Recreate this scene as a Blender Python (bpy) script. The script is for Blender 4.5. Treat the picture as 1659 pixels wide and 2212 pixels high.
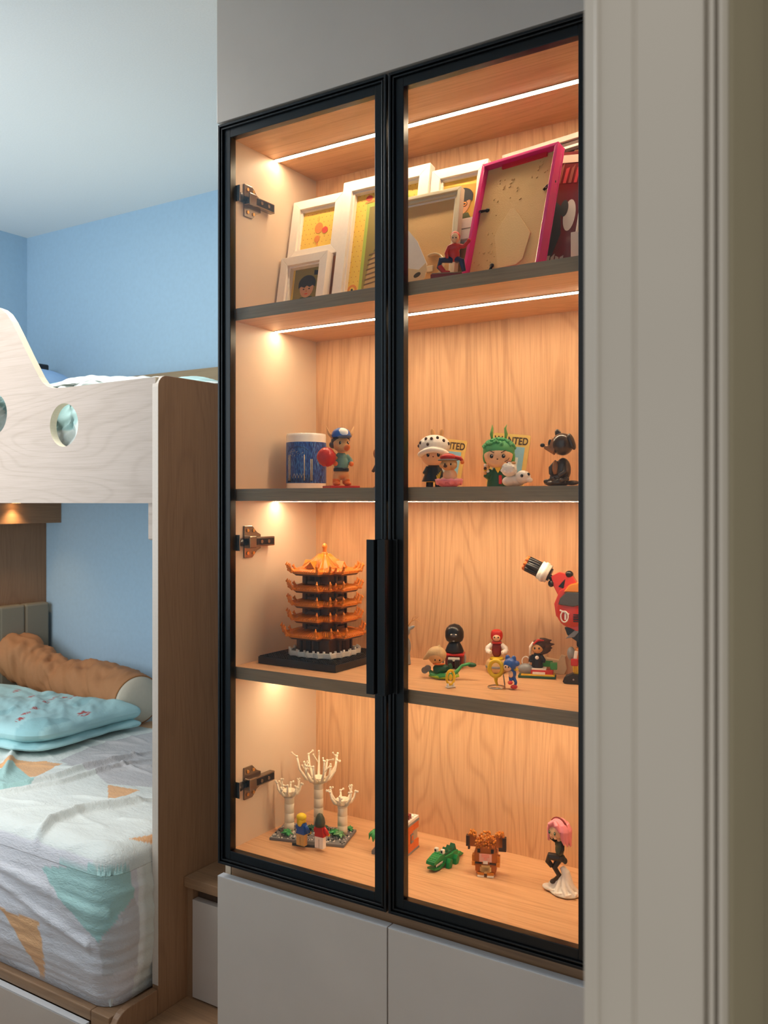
import bpy, bmesh, math, random
from mathutils import Vector, Matrix, Euler, noise
R = math.radians
scn = bpy.context.scene
for o in list(bpy.data.objects): bpy.data.objects.remove(o)
# ------------------------------------------------------------------ camera
W, H = 1659, 2212
CZ = 1.53                      # eye height; the horizon lies a little above the middle of the frame
FPX = 1908.0
YAW = R(32.4)
cam = bpy.data.objects.new('camera', bpy.data.cameras.new('camera')); scn.collection.objects.link(cam)
cam.location = (0, 0, CZ); cam.rotation_euler = (R(90), 0, YAW)
cam.data.sensor_fit = 'VERTICAL'; cam.data.sensor_height = 36.0
cam.data.lens = FPX / H * 36.0
cam.data.shift_y = -(1106 - 1083) / H
cam.data.clip_start = 0.02
cam.data.dof.use_dof = True; cam.data.dof.focus_distance = 1.95; cam.data.dof.aperture_fstop = 11.0
scn.camera = cam
# ------------------------------------------------------------------ light and exposure
scn.view_settings.view_transform = 'Standard'; scn.view_settings.look = 'None'
scn.view_settings.gamma = 1.0; scn.view_settings.use_curve_mapping = False
scn.view_settings.exposure = 0.0
wd = bpy.data.worlds.new('daylight'); scn.world = wd; wd.use_nodes = True
wd.node_tree.nodes['Background'].inputs[0].default_value = (0.70, 0.70, 0.69, 1)
wd.node_tree.nodes['Background'].inputs[1].default_value = 0.88
def area(name, loc, aim, sx, sy, power, col):
    l = bpy.data.lights.new(name, 'AREA'); l.shape = 'RECTANGLE'; l.size = sx; l.size_y = sy; l.energy = power; l.color = col
    o = bpy.data.objects.new(name, l); scn.collection.objects.link(o); o.location = loc
    o.rotation_euler = (Vector(aim) - Vector(loc)).to_track_quat('-Z', 'Y').to_euler(); return o
area('window_daylight', (-2.88, 0.50, 1.75), (-2.80, 2.5, 1.55), 1.2, 1.4, 24, (0.94, 0.98, 1.0))
area('room_fill', (-2.3, 1.25, 2.70), (-2.3, 1.25, 0), 0.6, 0.6, 16, (1.0, 0.97, 0.93))  # added overhead fill without a fixture; brightens bed, blue wall and cabinet front
LED_STRENGTH = 67.0
# ------------------------------------------------------------------ where a pixel's ray meets a plane at its true depth
CY, SY = math.cos(YAW), math.sin(YAW)
def ray(px): s = (px - W/2) / FPX; return (-SY + CY*s, CY + SY*s)
def on_y(px, py, y):
    dx, dy = ray(px); t = y / dy; return Vector((dx*t, y, CZ - (py-1083)/FPX*t))
def on_z(px, py, z):
    dx, dy = ray(px); t = (CZ - z)*FPX/(py-1083); return Vector((dx*t, dy*t, z))
def on_x(px, py, x):
    dx, dy = ray(px); t = x / dx; return Vector((x, dy*t, CZ - (py-1083)/FPX*t))
# ------------------------------------------------------------------ materials
def lin(c):
    if isinstance(c, str):
        c = [int(c[i:i+2], 16)/255 for i in (0, 2, 4)]
    return tuple((x/12.92 if x <= .04045 else ((x+.055)/1.055)**2.4) for x in c) + (1.0,)
MATS = {}
def mat(hexc, rough=.45, metal=0.0, spec=.5, bump=0.0, bscale=200.0, emis=0.0, coat=0.0, name=None):
    key = name or f'paint_{hexc}_{rough}_{metal}_{bump}_{emis}_{coat}_{bscale}'
    if key in MATS: return MATS[key]
    m = bpy.data.materials.new(key); m.use_nodes = True; nt = m.node_tree; b = nt.nodes['Principled BSDF']
    b.inputs['Base Color'].default_value = lin(hexc); b.inputs['Roughness'].default_value = rough
    b.inputs['Metallic'].default_value = metal; b.inputs['Specular IOR Level'].default_value = spec
    b.inputs['Coat Weight'].default_value = coat
    if emis: b.inputs['Emission Color'].default_value = lin(hexc); b.inputs['Emission Strength'].default_value = emis
    # a little tonal grain so no surface is dead flat
    tc = nt.nodes.new('ShaderNodeTexCoord'); n = nt.nodes.new('ShaderNodeTexNoise'); n.inputs['Scale'].default_value = bscale
    n.inputs['Detail'].default_value = 3
    nt.links.new(tc.outputs['Object'], n.inputs['Vector'])
    mx = nt.nodes.new('ShaderNodeHueSaturation'); mx.inputs['Color'].default_value = lin(hexc)
    mr = nt.nodes.new('ShaderNodeMapRange'); mr.inputs['To Min'].default_value = .94; mr.inputs['To Max'].default_value = 1.06
    nt.links.new(n.outputs['Fac'], mr.inputs['Value']); nt.links.new(mr.outputs['Result'], mx.inputs['Value'])
    nt.links.new(mx.outputs['Color'], b.inputs['Base Color'])
    if bump:
        bp = nt.nodes.new('ShaderNodeBump'); bp.inputs['Strength'].default_value = bump; bp.inputs['Distance'].default_value = .001
        nt.links.new(n.outputs['Fac'], bp.inputs['Height']); nt.links.new(bp.outputs['Normal'], b.inputs['Normal'])
    MATS[key] = m; return m
def wood(name, light, dark, axis, rough=.5, fibre=1.0, ring=1.0, rscale=5.0):
    m = bpy.data.materials.new(name); m.use_nodes = True; nt = m.node_tree; b = nt.nodes['Principled BSDF']; L = nt.links.new
    tc = nt.nodes.new('ShaderNodeTexCoord')
    def mapping(k):
        mp = nt.nodes.new('ShaderNodeMapping'); s = [1, 1, 1]; s['xyz'.index(axis)] = k
        mp.inputs['Scale'].default_value = s; L(tc.outputs['Object'], mp.inputs['Vector']); return mp
    def math_(op, a, bb=None):
        n = nt.nodes.new('ShaderNodeMath'); n.operation = op
        if hasattr(a, 'links') or hasattr(a, 'is_linked'): L(a, n.inputs[0])
        else: n.inputs[0].default_value = a
        if bb is not None:
            if hasattr(bb, 'is_linked'): L(bb, n.inputs[1])
            else: n.inputs[1].default_value = bb
        return n.outputs[0]
    n1 = nt.nodes.new('ShaderNodeTexNoise'); n1.inputs['Scale'].default_value = rscale; n1.inputs['Detail'].default_value = 2; n1.inputs['Distortion'].default_value = .35
    L(mapping(.16).outputs[0], n1.inputs['Vector'])
    rings = math_('SINE', math_('MULTIPLY', n1.outputs['Fac'], 150.0))
    rings = math_('MULTIPLY', math_('POWER', math_('ADD', math_('MULTIPLY', rings, .5), .5), 5.0), .30*ring)
    n2 = nt.nodes.new('ShaderNodeTexNoise'); n2.inputs['Scale'].default_value = 260; n2.inputs['Detail'].default_value = 6; n2.inputs['Roughness'].default_value = .65
    L(mapping(.028).outputs[0], n2.inputs['Vector'])
    n3 = nt.nodes.new('ShaderNodeTexNoise'); n3.inputs['Scale'].default_value = 22; n3.inputs['Detail'].default_value = 4
    L(mapping(.05).outputs[0], n3.inputs['Vector'])
    f = math_('ADD', math_('MULTIPLY', math_('SUBTRACT', n2.outputs['Fac'], .42), 1.5*fibre), rings)
    f = math_('ADD', f, math_('MULTIPLY', math_('SUBTRACT', n3.outputs['Fac'], .45), .45))
    rp = nt.nodes.new('ShaderNodeValToRGB'); L(f, rp.inputs['Fac'])
    rp.color_ramp.elements[0].color = lin(light); rp.color_ramp.elements[1].color = lin(dark); rp.color_ramp.elements[0].position = .0; rp.color_ramp.elements[1].position = .95
    L(rp.outputs['Color'], b.inputs['Base Color']); b.inputs['Roughness'].default_value = rough
    bp = nt.nodes.new('ShaderNodeBump'); bp.inputs['Strength'].default_value = .12; bp.inputs['Distance'].default_value = .0006; bp.invert = True
    L(f, bp.inputs['Height']); L(bp.outputs['Normal'], b.inputs['Normal'])
    return m
def glass_mat():
    m = bpy.data.materials.new('clear_glass'); m.use_nodes = True; nt = m.node_tree; nt.nodes.clear(); L = nt.links.new
    out = nt.nodes.new('ShaderNodeOutputMaterial'); mx = nt.nodes.new('ShaderNodeMixShader'); t = nt.nodes.new('ShaderNodeBsdfTransparent')
    g = nt.nodes.new('ShaderNodeBsdfGlossy'); g.inputs['Roughness'].default_value = .01; t.inputs[0].default_value = (.955, .96, .955, 1)
    fr = nt.nodes.new('ShaderNodeFresnel'); fr.inputs[0].default_value = 1.25
    L(fr.outputs[0], mx.inputs[0]); L(t.outputs[0], mx.inputs[1]); L(g.outputs[0], mx.inputs[2]); L(mx.outputs[0], out.inputs[0]); return m
def attr_mat(name, rough=.8, bump=.3, bscale=90, fine=400, stretch=(1, 1, 1), dist=.004):
    m = bpy.data.materials.new(name); m.use_nodes = True; nt = m.node_tree; b = nt.nodes['Principled BSDF']; L = nt.links.new
    a = nt.nodes.new('ShaderNodeAttribute'); a.attribute_name = 'Col'; L(a.outputs['Color'], b.inputs['Base Color'])
    b.inputs['Roughness'].default_value = rough; b.inputs['Sheen Weight'].default_value = .15
    tc = nt.nodes.new('ShaderNodeTexCoord'); mp = nt.nodes.new('ShaderNodeMapping'); mp.inputs['Scale'].default_value = stretch; L(tc.outputs['Object'], mp.inputs['Vector'])
    n = nt.nodes.new('ShaderNodeTexNoise'); n.inputs['Scale'].default_value = bscale; n.inputs['Detail'].default_value = 5; n.inputs['Distortion'].default_value = .8; L(mp.outputs[0], n.inputs['Vector'])
    bp = nt.nodes.new('ShaderNodeBump'); bp.inputs['Strength'].default_value = bump; bp.inputs['Distance'].default_value = dist
    L(n.outputs['Fac'], bp.inputs['Height']); L(bp.outputs['Normal'], b.inputs['Normal']); return m
# ------------------------------------------------------------------ mesh builder
WLOC = {}
class G:
    def __init__(s, u=1.0, T=None): s.v = []; s.f = []; s.mi = []; s.sm = []; s.mats = []; s.u = u; s.T = T or Matrix()
    def add(s, vs, fs, m, smooth=False):
        b = len(s.v); s.v += [s.T @ (Vector(p)*s.u) for p in vs]
        if m not in s.mats: s.mats.append(m)
        i = s.mats.index(m)
        for f in fs: s.f.append([b+k for k in f]); s.mi.append(i); s.sm.append(smooth)
        return s
    def box(s, c, d, m, rot=None, ch=0.0):
        x, y, z = d[0]/2, d[1]/2, d[2]/2; c = Vector(c); Rm = Euler(rot).to_matrix() if rot else None
        if ch <= 0:
            vs = [(-x,-y,-z),(x,-y,-z),(x,y,-z),(-x,y,-z),(-x,-y,z),(x,-y,z),(x,y,z),(-x,y,z)]
            fs = [(0,3,2,1),(4,5,6,7),(0,1,5,4),(1,2,6,5),(2,3,7,6),(3,0,4,7)]
        else:
            bm = bmesh.new(); bmesh.ops.create_cube(bm, size=1.0)
            for v in bm.verts: v.co = Vector((v.co.x*d[0], v.co.y*d[1], v.co.z*d[2]))
            bmesh.ops.bevel(bm, geom=list(bm.edges), offset=ch, segments=2, profile=.5, affect='EDGES')
            bm.verts.ensure_lookup_table(); vs = [v.co.copy() for v in bm.verts]; fs = [[v.index for v in f.verts] for f in bm.faces]; bm.free()
        vs = [(Rm @ Vector(p) if Rm else Vector(p)) + c for p in vs]
        return s.add(vs, fs, m)
    def bb(s, lo, hi, m, ch=0.0):
        return s.box([(a+b)/2 for a, b in zip(lo, hi)], [abs(b-a) for a, b in zip(lo, hi)], m, None, ch)
    def cyl(s, p0, p1, r0, m, r1=None, n=20, cap=True):
        return s.tube([p0, p1], [r0, r0 if r1 is None else r1], m, n, cap)
    def tube(s, pts, rad, m, n=12, cap=True, flat=1.0, closed=False):
        pts = [Vector(p) for p in pts]; k = len(pts)
        if not hasattr(rad, '__len__'): rad = [rad]*k
        vs = []; prev = None
        for i, p in enumerate(pts):
            if closed: d = pts[(i+1) % k] - pts[i-1]
            else: d = pts[min(i+1, k-1)] - pts[max(i-1, 0)]
            d.normalize()
            if prev is None:
                a = d.cross(Vector((0, 0, 1)));
                if a.length < 1e-3: a = d.cross(Vector((0, 1, 0)))
            else: a = prev - d*prev.dot(d)
            a.normalize(); prev = a; b = d.cross(a)
            for j in range(n):
                t = 2*math.pi*j/n; vs.append(p + (a*math.cos(t) + b*math.sin(t)*flat)*rad[i])
        fs = []
        for i in range(k if closed else k-1):
            i2 = (i+1) % k
            for j in range(n): fs.append((i*n+j, i*n+(j+1) % n, i2*n+(j+1) % n, i2*n+j))
        s.add(vs, fs, m, True)
        if cap and not closed:
            b = len(s.v) - len(vs); mi = s.mats.index(m)
            s.f.append([b+j for j in range(n)][::-1]); s.f.append([b+(k-1)*n+j for j in range(n)]); s.mi += [mi]*2; s.sm += [False]*2
        return s
    def lathe(s, prof, m, c=(0, 0, 0), n=32, sx=1.0, sy=1.0, smooth=True):
        vs = []; fs = []; c = Vector(c); k = len(prof)
        for r, z in prof:
            for j in range(n):
                t = 2*math.pi*j/n; vs.append(c + Vector((r*math.cos(t)*sx, r*math.sin(t)*sy, z)))
        for i in range(k-1):
            for j in range(n): fs.append((i*n+j, i*n+(j+1) % n, (i+1)*n+(j+1) % n, (i+1)*n+j))
        s.add(vs, fs, m, smooth); b = len(s.v)-len(vs); mi = s.mats.index(m)
        for lo, row in ((True, 0), (False, k-1)):
            if prof[row][0] > 1e-6:
                l = [b+row*n+j for j in range(n)]; s.f.append(l[::-1] if lo else l); s.mi.append(mi); s.sm.append(False)
        return s
    def ell(s, c, r, m, rot=None, n=20, k=12, p=1.0):
        if not hasattr(r, '__len__'): r = (r, r, r)
        c = Vector(c); Rm = Euler(rot).to_matrix() if rot else Matrix.Identity(3)
        vs = []; fs = []
        for i in range(1, k):
            a = math.pi*i/k
            for j in range(n):
                t = 2*math.pi*j/n; vs.append(c + Rm @ Vector((r[0]*math.sin(a)*math.cos(t), r[1]*math.sin(a)*math.sin(t), -r[2]*math.cos(a))))
        vs.append(c + Rm @ Vector((0, 0, -r[2]))); vs.append(c + Rm @ Vector((0, 0, r[2]))); S, N = len(vs)-2, len(vs)-1
        for i in range(k-2):
            for j in range(n): fs.append((i*n+j, i*n+(j+1) % n, (i+1)*n+(j+1) % n, (i+1)*n+j))
        for j in range(n): fs.append((S, (j+1) % n, j)); fs.append((N, (k-2)*n+j, (k-2)*n+(j+1) % n))
        return s.add(vs, fs, m, True)
    def prism(s, poly, a, b, m, axis='z', smooth=False):
        # poly of 2-D points extruded from a to b along axis ('z': xy, 'y': xz, 'x': yz)
        ar = sum(poly[i][0]*poly[(i+1) % len(poly)][1]-poly[(i+1) % len(poly)][0]*poly[i][1] for i in range(len(poly)))
        if ar < 0: poly = poly[::-1]
        def P(p, h): return (p[0], p[1], h) if axis == 'z' else ((p[0], h, p[1]) if axis == 'y' else (h, p[0], p[1]))
        n = len(poly); vs = [P(p, a) for p in poly] + [P(p, b) for p in poly]
        fs = [list(range(n))[::-1], list(range(n, 2*n))]
        flip = (axis == 'y') ^ (b < a)
        for i in range(n): fs.append((i, (i+1) % n, n+(i+1) % n, n+i))
        if flip: fs = [list(f)[::-1] for f in fs]
        return s.add(vs, fs, m, smooth)
    def build(s, name, parent=None, world=False, remesh=0, sit=3, bevel=0, subs=0, loc=None, rot=None, seg=2):
        me = bpy.data.meshes.new(name); me.from_pydata([tuple(v) for v in s.v], [], s.f)
        for m in s.mats: me.materials.append(m)
        me.polygons.foreach_set('material_index', s.mi); me.polygons.foreach_set('use_smooth', s.sm); me.update()
        o = bpy.data.objects.new(name, me); scn.collection.objects.link(o)
        if parent: o.parent = parent
        if world and parent: o.location = -WLOC.get(parent.name, Vector())
        WLOC[o.name] = (WLOC.get(parent.name, Vector()) if parent else Vector()) + o.location
        if loc is not None: o.location = loc; WLOC[o.name] = (WLOC.get(parent.name, Vector()) if parent else Vector()) + Vector(loc)
        if rot is not None: o.rotation_euler = rot
        if remesh:
            r = o.modifiers.new('merge', 'REMESH'); r.mode = 'VOXEL'; r.voxel_size = remesh; r.use_smooth_shade = True
            if sit: q = o.modifiers.new('relax', 'SMOOTH'); q.factor = .5; q.iterations = sit
        if bevel:
            r = o.modifiers.new('edge', 'BEVEL'); r.width = bevel; r.segments = seg; r.limit_method = 'ANGLE'; r.angle_limit = R(35)
        if subs:
            r = o.modifiers.new('sub', 'SUBSURF'); r.levels = subs; r.render_levels = subs
        return o
def tag(o, label=None, cat=None, group=None, kind=None):
    if label: o['label'] = label
    if cat: o['category'] = cat
    if group: o['group'] = group
    if kind: o['kind'] = kind
    return o
def thing(name, loc, label, cat, rz=0.0, group=None, rx=0.0):
    o = bpy.data.objects.new(name, None); scn.collection.objects.link(o); o.empty_display_size = .02
    o.location = loc; o.rotation_euler = (rx, 0, rz); WLOC[o.name] = Vector(loc); return tag(o, label, cat, group)
def struct(g, name, **k): return tag(g.build(name, **k), kind='structure')
def text_mesh(txt, size, m, depth=.0002, bold=0.0):
    cu = bpy.data.curves.new('t', 'FONT'); cu.body = txt; cu.size = size; cu.extrude = depth; cu.offset = bold; cu.align_x = 'CENTER'; cu.align_y = 'CENTER'
    ob = bpy.data.objects.new('t', cu); scn.collection.objects.link(ob); bpy.context.view_layer.update()
    me = bpy.data.meshes.new_from_object(ob); bpy.data.objects.remove(ob)
    g = G(); g.add([v.co.copy() for v in me.vertices], [list(p.vertices) for p in me.polygons], m); return g
def arc(cx, cy, r, a0, a1, n, ry=None):
    ry = ry or r
    return [(cx + r*math.cos(R(a0+(a1-a0)*i/n)), cy + ry*math.sin(R(a0+(a1-a0)*i/n))) for i in range(n+1)]
def smooth_noise(x, y, z=0.0): return noise.noise(Vector((x, y, z)))

def proj(p):
    t = p[1]*CY - p[0]*SY; r = p[0]*CY + p[1]*SY
    return W/2 + FPX*r/t, 1083 - FPX*(p[2]-CZ)/t
def settle(o, z):
    # rest a thing on the surface at height z: lift or lower it by its lowest vertex
    bpy.context.view_layer.update(); lo = 9.0
    def walk(q):
        global_ = q.matrix_world; r = 9.0
        if q.type == 'MESH': r = min((global_ @ v.co).z for v in q.data.vertices)
        return min([r]+[walk(c) for c in q.children])
    lo = walk(o); o.location.z += z + .0003 - lo
# ------------------------------------------------------------------ shared materials
M_wallblue = mat('AECDE4', .85, bump=.05, bscale=60, name='blue_wall_paint')
M_ceil = mat('F1F2F0', .9, name='ceiling_paint')
M_panel = mat('CDBFB2', .38, name='warm_grey_laminate', bscale=8)
M_panel_edge = mat('D6D4D4', .35, name='pale_laminate_edge')
M_inner = mat('D9C2A8', .5, name='beige_laminate', bscale=12)
M_black = mat('080A0C', .30, name='black_aluminium', spec=.5)
M_casing = mat('C6BEB0', .45, name='casing_lacquer', bscale=6)
M_hallwall = mat('A0967C', .85, name='hall_paint', bscale=10)
WB = wood('oak_back', 'E0B083', 'A97A50', 'z', .5, .8, .9, 4.5)
WS = wood('oak_shelf', 'E2B285', 'AE7E52', 'x', .45, .8, .7, 5.0)
WEDGE = wood('shelf_edging', 'A38C6E', '73624C', 'x', .5, 1.0, .3)
WPALE = wood('pale_ash_front', 'BBA99B', '95826F', 'x', .5, .7, .6, 4.0)
WEND = wood('brown_oak_end', 'A07A5A', '78553B', 'z', .5, .9, .6, 4.0)
WBROWN = wood('brown_oak_flat', 'A5805F', '755640', 'x', .5, .9, .6, 4.0)
WBROWNY = wood('brown_oak_step', 'A5805F', '755640', 'y', .5, .9, .6, 4.0)
M_edge = mat('EADFC4', .5, name='plywood_edge_band')
GLASS = glass_mat()
LED = mat('FFE4BE', .4, emis=LED_STRENGTH, name='led_glow')
M_steel = mat('8B8073', .22, 1.0, name='dark_nickel')
M_dark_steel = mat('3A3632', .35, 1.0, name='blackened_steel')
M_brass = mat('D9A657', .3, 1.0, name='brass_screw')
# ------------------------------------------------------------------ the room
XW, YW, ZC = -3.59, 2.57, 2.75
g = G(); g.bb((XW-.1, .55, 0), (XW, YW, ZC), M_wallblue); struct(g, 'wall_left')
g = G(); g.bb((XW-.1, YW, 0), (.9, YW+.1, ZC), M_wallblue); struct(g, 'wall_back')
g = G(); g.bb((XW-.1, -1.2, -.06), (1.3, YW+.1, 0), wood('floor_oak', 'B08B66', '82603F', 'x', .4, .8, .6)); struct(g, 'floor')
g = G(); g.bb((XW-.1, .55, ZC), (.9, YW+.1, ZC+.08), M_ceil); struct(g, 'ceiling')
# front wall: the doorway the camera looks through and the window that lights the room
FY0, FY1 = .545, .66
g = G()
g.bb((XW-.1, FY0, 0), (-3.5, FY1, ZC), M_wallblue)
g.bb((-3.5, FY0, 0), (-2.25, FY1, 1.05), M_wallblue); g.bb((-3.5, FY0, 2.45), (-2.25, FY1, ZC), M_wallblue)
g.bb((-2.25, FY0, 0), (-1.10, FY1, ZC), M_wallblue)
g.bb((-1.10, FY0, 2.42), (-.18, FY1, ZC), M_wallblue)
struct(g, 'wall_front')
g = G(); g.bb((-.02-.11, FY0, 0), (.9, FY1, ZC), M_hallwall); struct(g, 'wall_hall')
g = G(); g.bb((-.32, 1.90, 0), (-.22, YW, ZC), M_wallblue); g.bb((-.22, .66, 0), (-.12, YW, ZC), M_wallblue); struct(g, 'wall_right')
g = G(); fr = mat('E8E8E6', .4)
for lo, hi in (((-3.5, .60, 1.05), (-3.44, .65, 2.45)), ((-2.31, .60, 1.05), (-2.25, .65, 2.45)), ((-3.44, .60, 1.05), (-2.31, .65, 1.11)), ((-3.44, .60, 2.39), (-2.31, .65, 2.45)), ((-2.90, .60, 1.11), (-2.84, .65, 2.39))):
    g.bb(lo, hi, fr, .004)
struct(g, 'window_1')
# door casing at the right edge: stepped profile, facing the hall
YC = .45
def cx(px, y=YC): dx, dy = ray(px); return dx/dy*y
def cprof(pts): return pts
xs = {k: cx(k) for k in (1253, 1262, 1289, 1293, 1365, 1372, 1378, 1524, 1531, 1543, 1549, 1560)}
prof = [(xs[1253]+.0005, YC+.105), (xs[1253]+.0005, YC+.012), (cx(1262, YC+.004), YC+.004), (cx(1284, YC), YC-.000), (xs[1289], YC-.0015), (xs[1293], YC-.0008), (cx(1297, YC+.001), YC+.001),
        (cx(1364, YC+.001), YC+.001), (cx(1368, YC+.002), YC+.002), (cx(1373, YC+.002), YC+.002), (cx(1377, YC+.001), YC+.001), (cx(1520, YC+.001), YC+.001), (cx(1524, YC+.005), YC+.005), (cx(1529, YC+.005), YC+.005), (cx(1533, YC-.001), YC-.001),
        (cx(1542, YC-.001), YC-.001), (cx(1545, YC+.004), YC+.004), (cx(1550, YC+.004), YC+.004), (cx(1553, YC-.001), YC-.001), (cx(1561, YC), YC), (cx(1561, YC)+.0015, YC+.004), (cx(1561, YC)+.0015, YC+.105)]
g = G(); g.prism(prof, 0, 2.5, M_casing); struct(g, 'trim_1')
g = G(); g.bb((cx(1561, YC)+.0016, YC+.006, 0), (cx(1561, YC)+.0035, FY0-.0005, 2.5), M_hallwall); struct(g, 'trim_3')
# door lining (the reveal) on the room side of the casing
g = G(); g.bb((xs[1253]-.001, FY0+.012, 0), (xs[1253]+.03, FY1+.01, 2.42), M_casing, .002); struct(g, 'trim_2')
# ------------------------------------------------------------------ display cabinet
D = 1.468                       # door plane
XL, XM, XR = -1.3735, -.9238, -.505
Z0, Z1 = CZ-.8095, CZ+.8415     # door bottom / top
ZB, ZS3, ZS2, ZS1, ZT = CZ-.783, CZ-.372, CZ+.028, CZ+.434, CZ+.817
YF, YBK, XI = D+.027, 1.812, -1.3555
XRI = -.50
cab = thing('display_cabinet', (XL, D, 0), 'tall built-in cabinet with lit shelves behind two black framed glass doors', 'cabinet')
def C(g, n, **k): return g.build(n, cab, world=True, **k)
g = G(); g.bb((XL, YF, .06), (XI, YBK+.016, ZC-.002), M_inner); tag(C(g, 'side_panel'), 'beige left side panel')
g = G(); g.bb((XRI, YF, .06), (XRI+.018, YBK+.016, ZC-.002), M_inner); C(g, 'side_panel')
g = G(); g.bb((XI, YBK, .70), (XRI, YBK+.016, Z1+.03), WB); C(g, 'back_panel')
g = G(); g.bb((XI, YF, ZB-.036), (XRI, YBK, ZB), WS); C(g, 'bottom_panel')
g = G(); g.bb((XI, YF, ZT), (XRI, YBK, ZT+.02), WS); C(g, 'top_panel')
YS = 1.502
for z in (ZS3, ZS2, ZS1):
    g = G(); g.bb((XI, YS, z-.027), (XRI, YBK, z), WS); sh = C(g, 'shelf')
    g = G(); g.bb((XI, YS-.0012, z-.027), (XRI, YS, z), WEDGE); g.build('edge_band', sh)
for z in (ZS3-.027, ZS2-.027, ZS1-.027, ZT):
    g = G(); g.bb((XI+.004, 1.643, z-.0022), (XRI-.004, 1.656, z-.0004), LED); C(g, 'led_strip')
    g = G(); g.bb((XI+.001, 1.6405, z-.0016), (XRI-.001, 1.6428, z-.0001), M_steel); g.bb((XI+.001, 1.6562, z-.0016), (XRI-.001, 1.6585, z-.0001), M_steel); C(g, 'led_channel')
# recessed rail between glass doors and the drawers
g = G(); g.bb((XL+.016, YF, ZB-.08), (XRI, YF+.018, ZB-.036), WBROWN); C(g, 'front_rail')
# fronts
ZU = Z1+.004
g = G(); g.bb((XL-.001, D, ZU), (XRI+.018, D+.020, ZC-.004), M_panel, .0012); tag(C(g, 'upper_front'), 'grey front panel above the glass doors')
ZL = CZ-.8365
for a, b in ((XL+.001, XM-.0015), (XM+.0015, XRI+.018)):
    g = G(); g.bb((a, D, .10), (b, D+.020, ZL-.0012), M_panel, .001); fr_ = C(g, 'cupboard_door')
    g = G(); g.bb((a, D+.0002, ZL-.0012), (b, D+.0198, ZL), M_panel_edge); g.build('edge_band', fr_)
g = G(); g.bb((XL+.02, YF+.03, 0), (XRI, YF+.05, .10), WBROWN); C(g, 'plinth')
# glass doors
def glass_door(x0, x1, hinge_left):
    g = G(); w = .0325; y0 = D
    def ring(o, i, ya, yb):  # rectangular ring, outer inset o, inner inset i
        g.bb((x0+o, ya, Z0+o), (x0+i, yb, Z1-o), M_black); g.bb((x1-i, ya, Z0+o), (x1-o, yb, Z1-o), M_black)
        g.bb((x0+i, ya, Z0+o), (x1-i, yb, Z0+i), M_black); g.bb((x0+i, ya, Z1-i), (x1-i, yb, Z1-o), M_black)
    ring(.0015, .007, y0-.001, y0+.024)
    ring(.007, .010, y0+.005, y0+.024)
    ring(.010, .0135, y0+.0005, y0+.024)
    ring(.0135, w, y0+.006, y0+.0245)
    d = C(g, 'glass_door', bevel=.0009, seg=2)
    g = G(); g.bb((x0+.02, y0+.013, Z0+.02), (x1-.02, y0+.017, Z1-.02), GLASS); gl = g.build('glass_pane', d)
    hz0, hz1 = CZ-.376, CZ-.0745
    g = G(); e = x1 if hinge_left else x0; sg = -1 if hinge_left else 1
    # folded pull: flange on the stile, web out, lip turned back over the stile
    if hinge_left:
        g.bb((e-.029, D-.030, hz0), (e-.0115, D-.0265, hz1), M_black); g.bb((e-.0145, D-.0265, hz0), (e-.0115, D+.004, hz1), M_black); g.bb((e-.0145, D-.001, hz0), (e-.003, D+.001, hz1), M_black)
    else:
        g.bb((e-.005, D-.030, hz0), (e+.012, D-.0265, hz1), M_black); g.bb((e+.009, D-.0265, hz0), (e+.012, D+.004, hz1), M_black); g.bb((e+.012, D-.001, hz0), (e+.022, D+.006, hz1), M_black)
    g.build('handle', d, bevel=.0008)
    return d
glass_door(XL+.001, XM-.001, True); glass_door(XM+.001, XRI-.004, False)
# concealed hinges on the left side panel
for hz in (CZ+.690, CZ-.093, CZ-.647):
    x = XI
    g = G()
    poly = [(1.534, -.037), (1.562, -.037), (1.578, -.022), (1.592, -.016), (1.592, .016), (1.578, .022), (1.562, .037), (1.534, .037)]
    g.prism([(a, b+hz) for a, b in poly], x, x+.004, M_steel, 'x'); h = C(g, 'hinge', bevel=.0012)
    g = G(); g.bb((x+.004, 1.535, hz-.011), (x+.019, 1.625, hz+.011), M_steel, .002); g.bb((x+.0188, 1.56, hz-.0075), (x+.0205, 1.62, hz+.0075), M_dark_steel, .0006)
    g.bb((x+.004, 1.532, hz-.014), (x+.022, 1.558, hz+.014), M_steel, .0025); g.build('hinge_arm', h)
    for a, b in ((1.575, .0), (1.600, .0)):
        g = G(); g.cyl((x+.0200, a, hz+b), (x+.0222, a, hz+b), .0042, M_steel, n=16); g.build('screw', h)
    for a in (1.545, 1.565):
        for b in (-.026, .026):
            g = G(); g.cyl((x+.0035, a, hz+b), (x+.0062, a, hz+b), .0045, M_brass, r1=.0038, n=16); g.build('screw', h)
    g = G(); g.tube([(x+.006, 1.535, hz), (x+.004, 1.522, hz), (x+.0145, 1.508, hz), (x+.016, 1.494, hz)], [.007, .0085, .007, .006], M_dark_steel, 12)
    g.bb((x+.010, 1.4925, hz-.018), (x+.026, 1.4955, hz+.018), M_steel, .001); g.build('hinge_cup', h)
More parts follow.
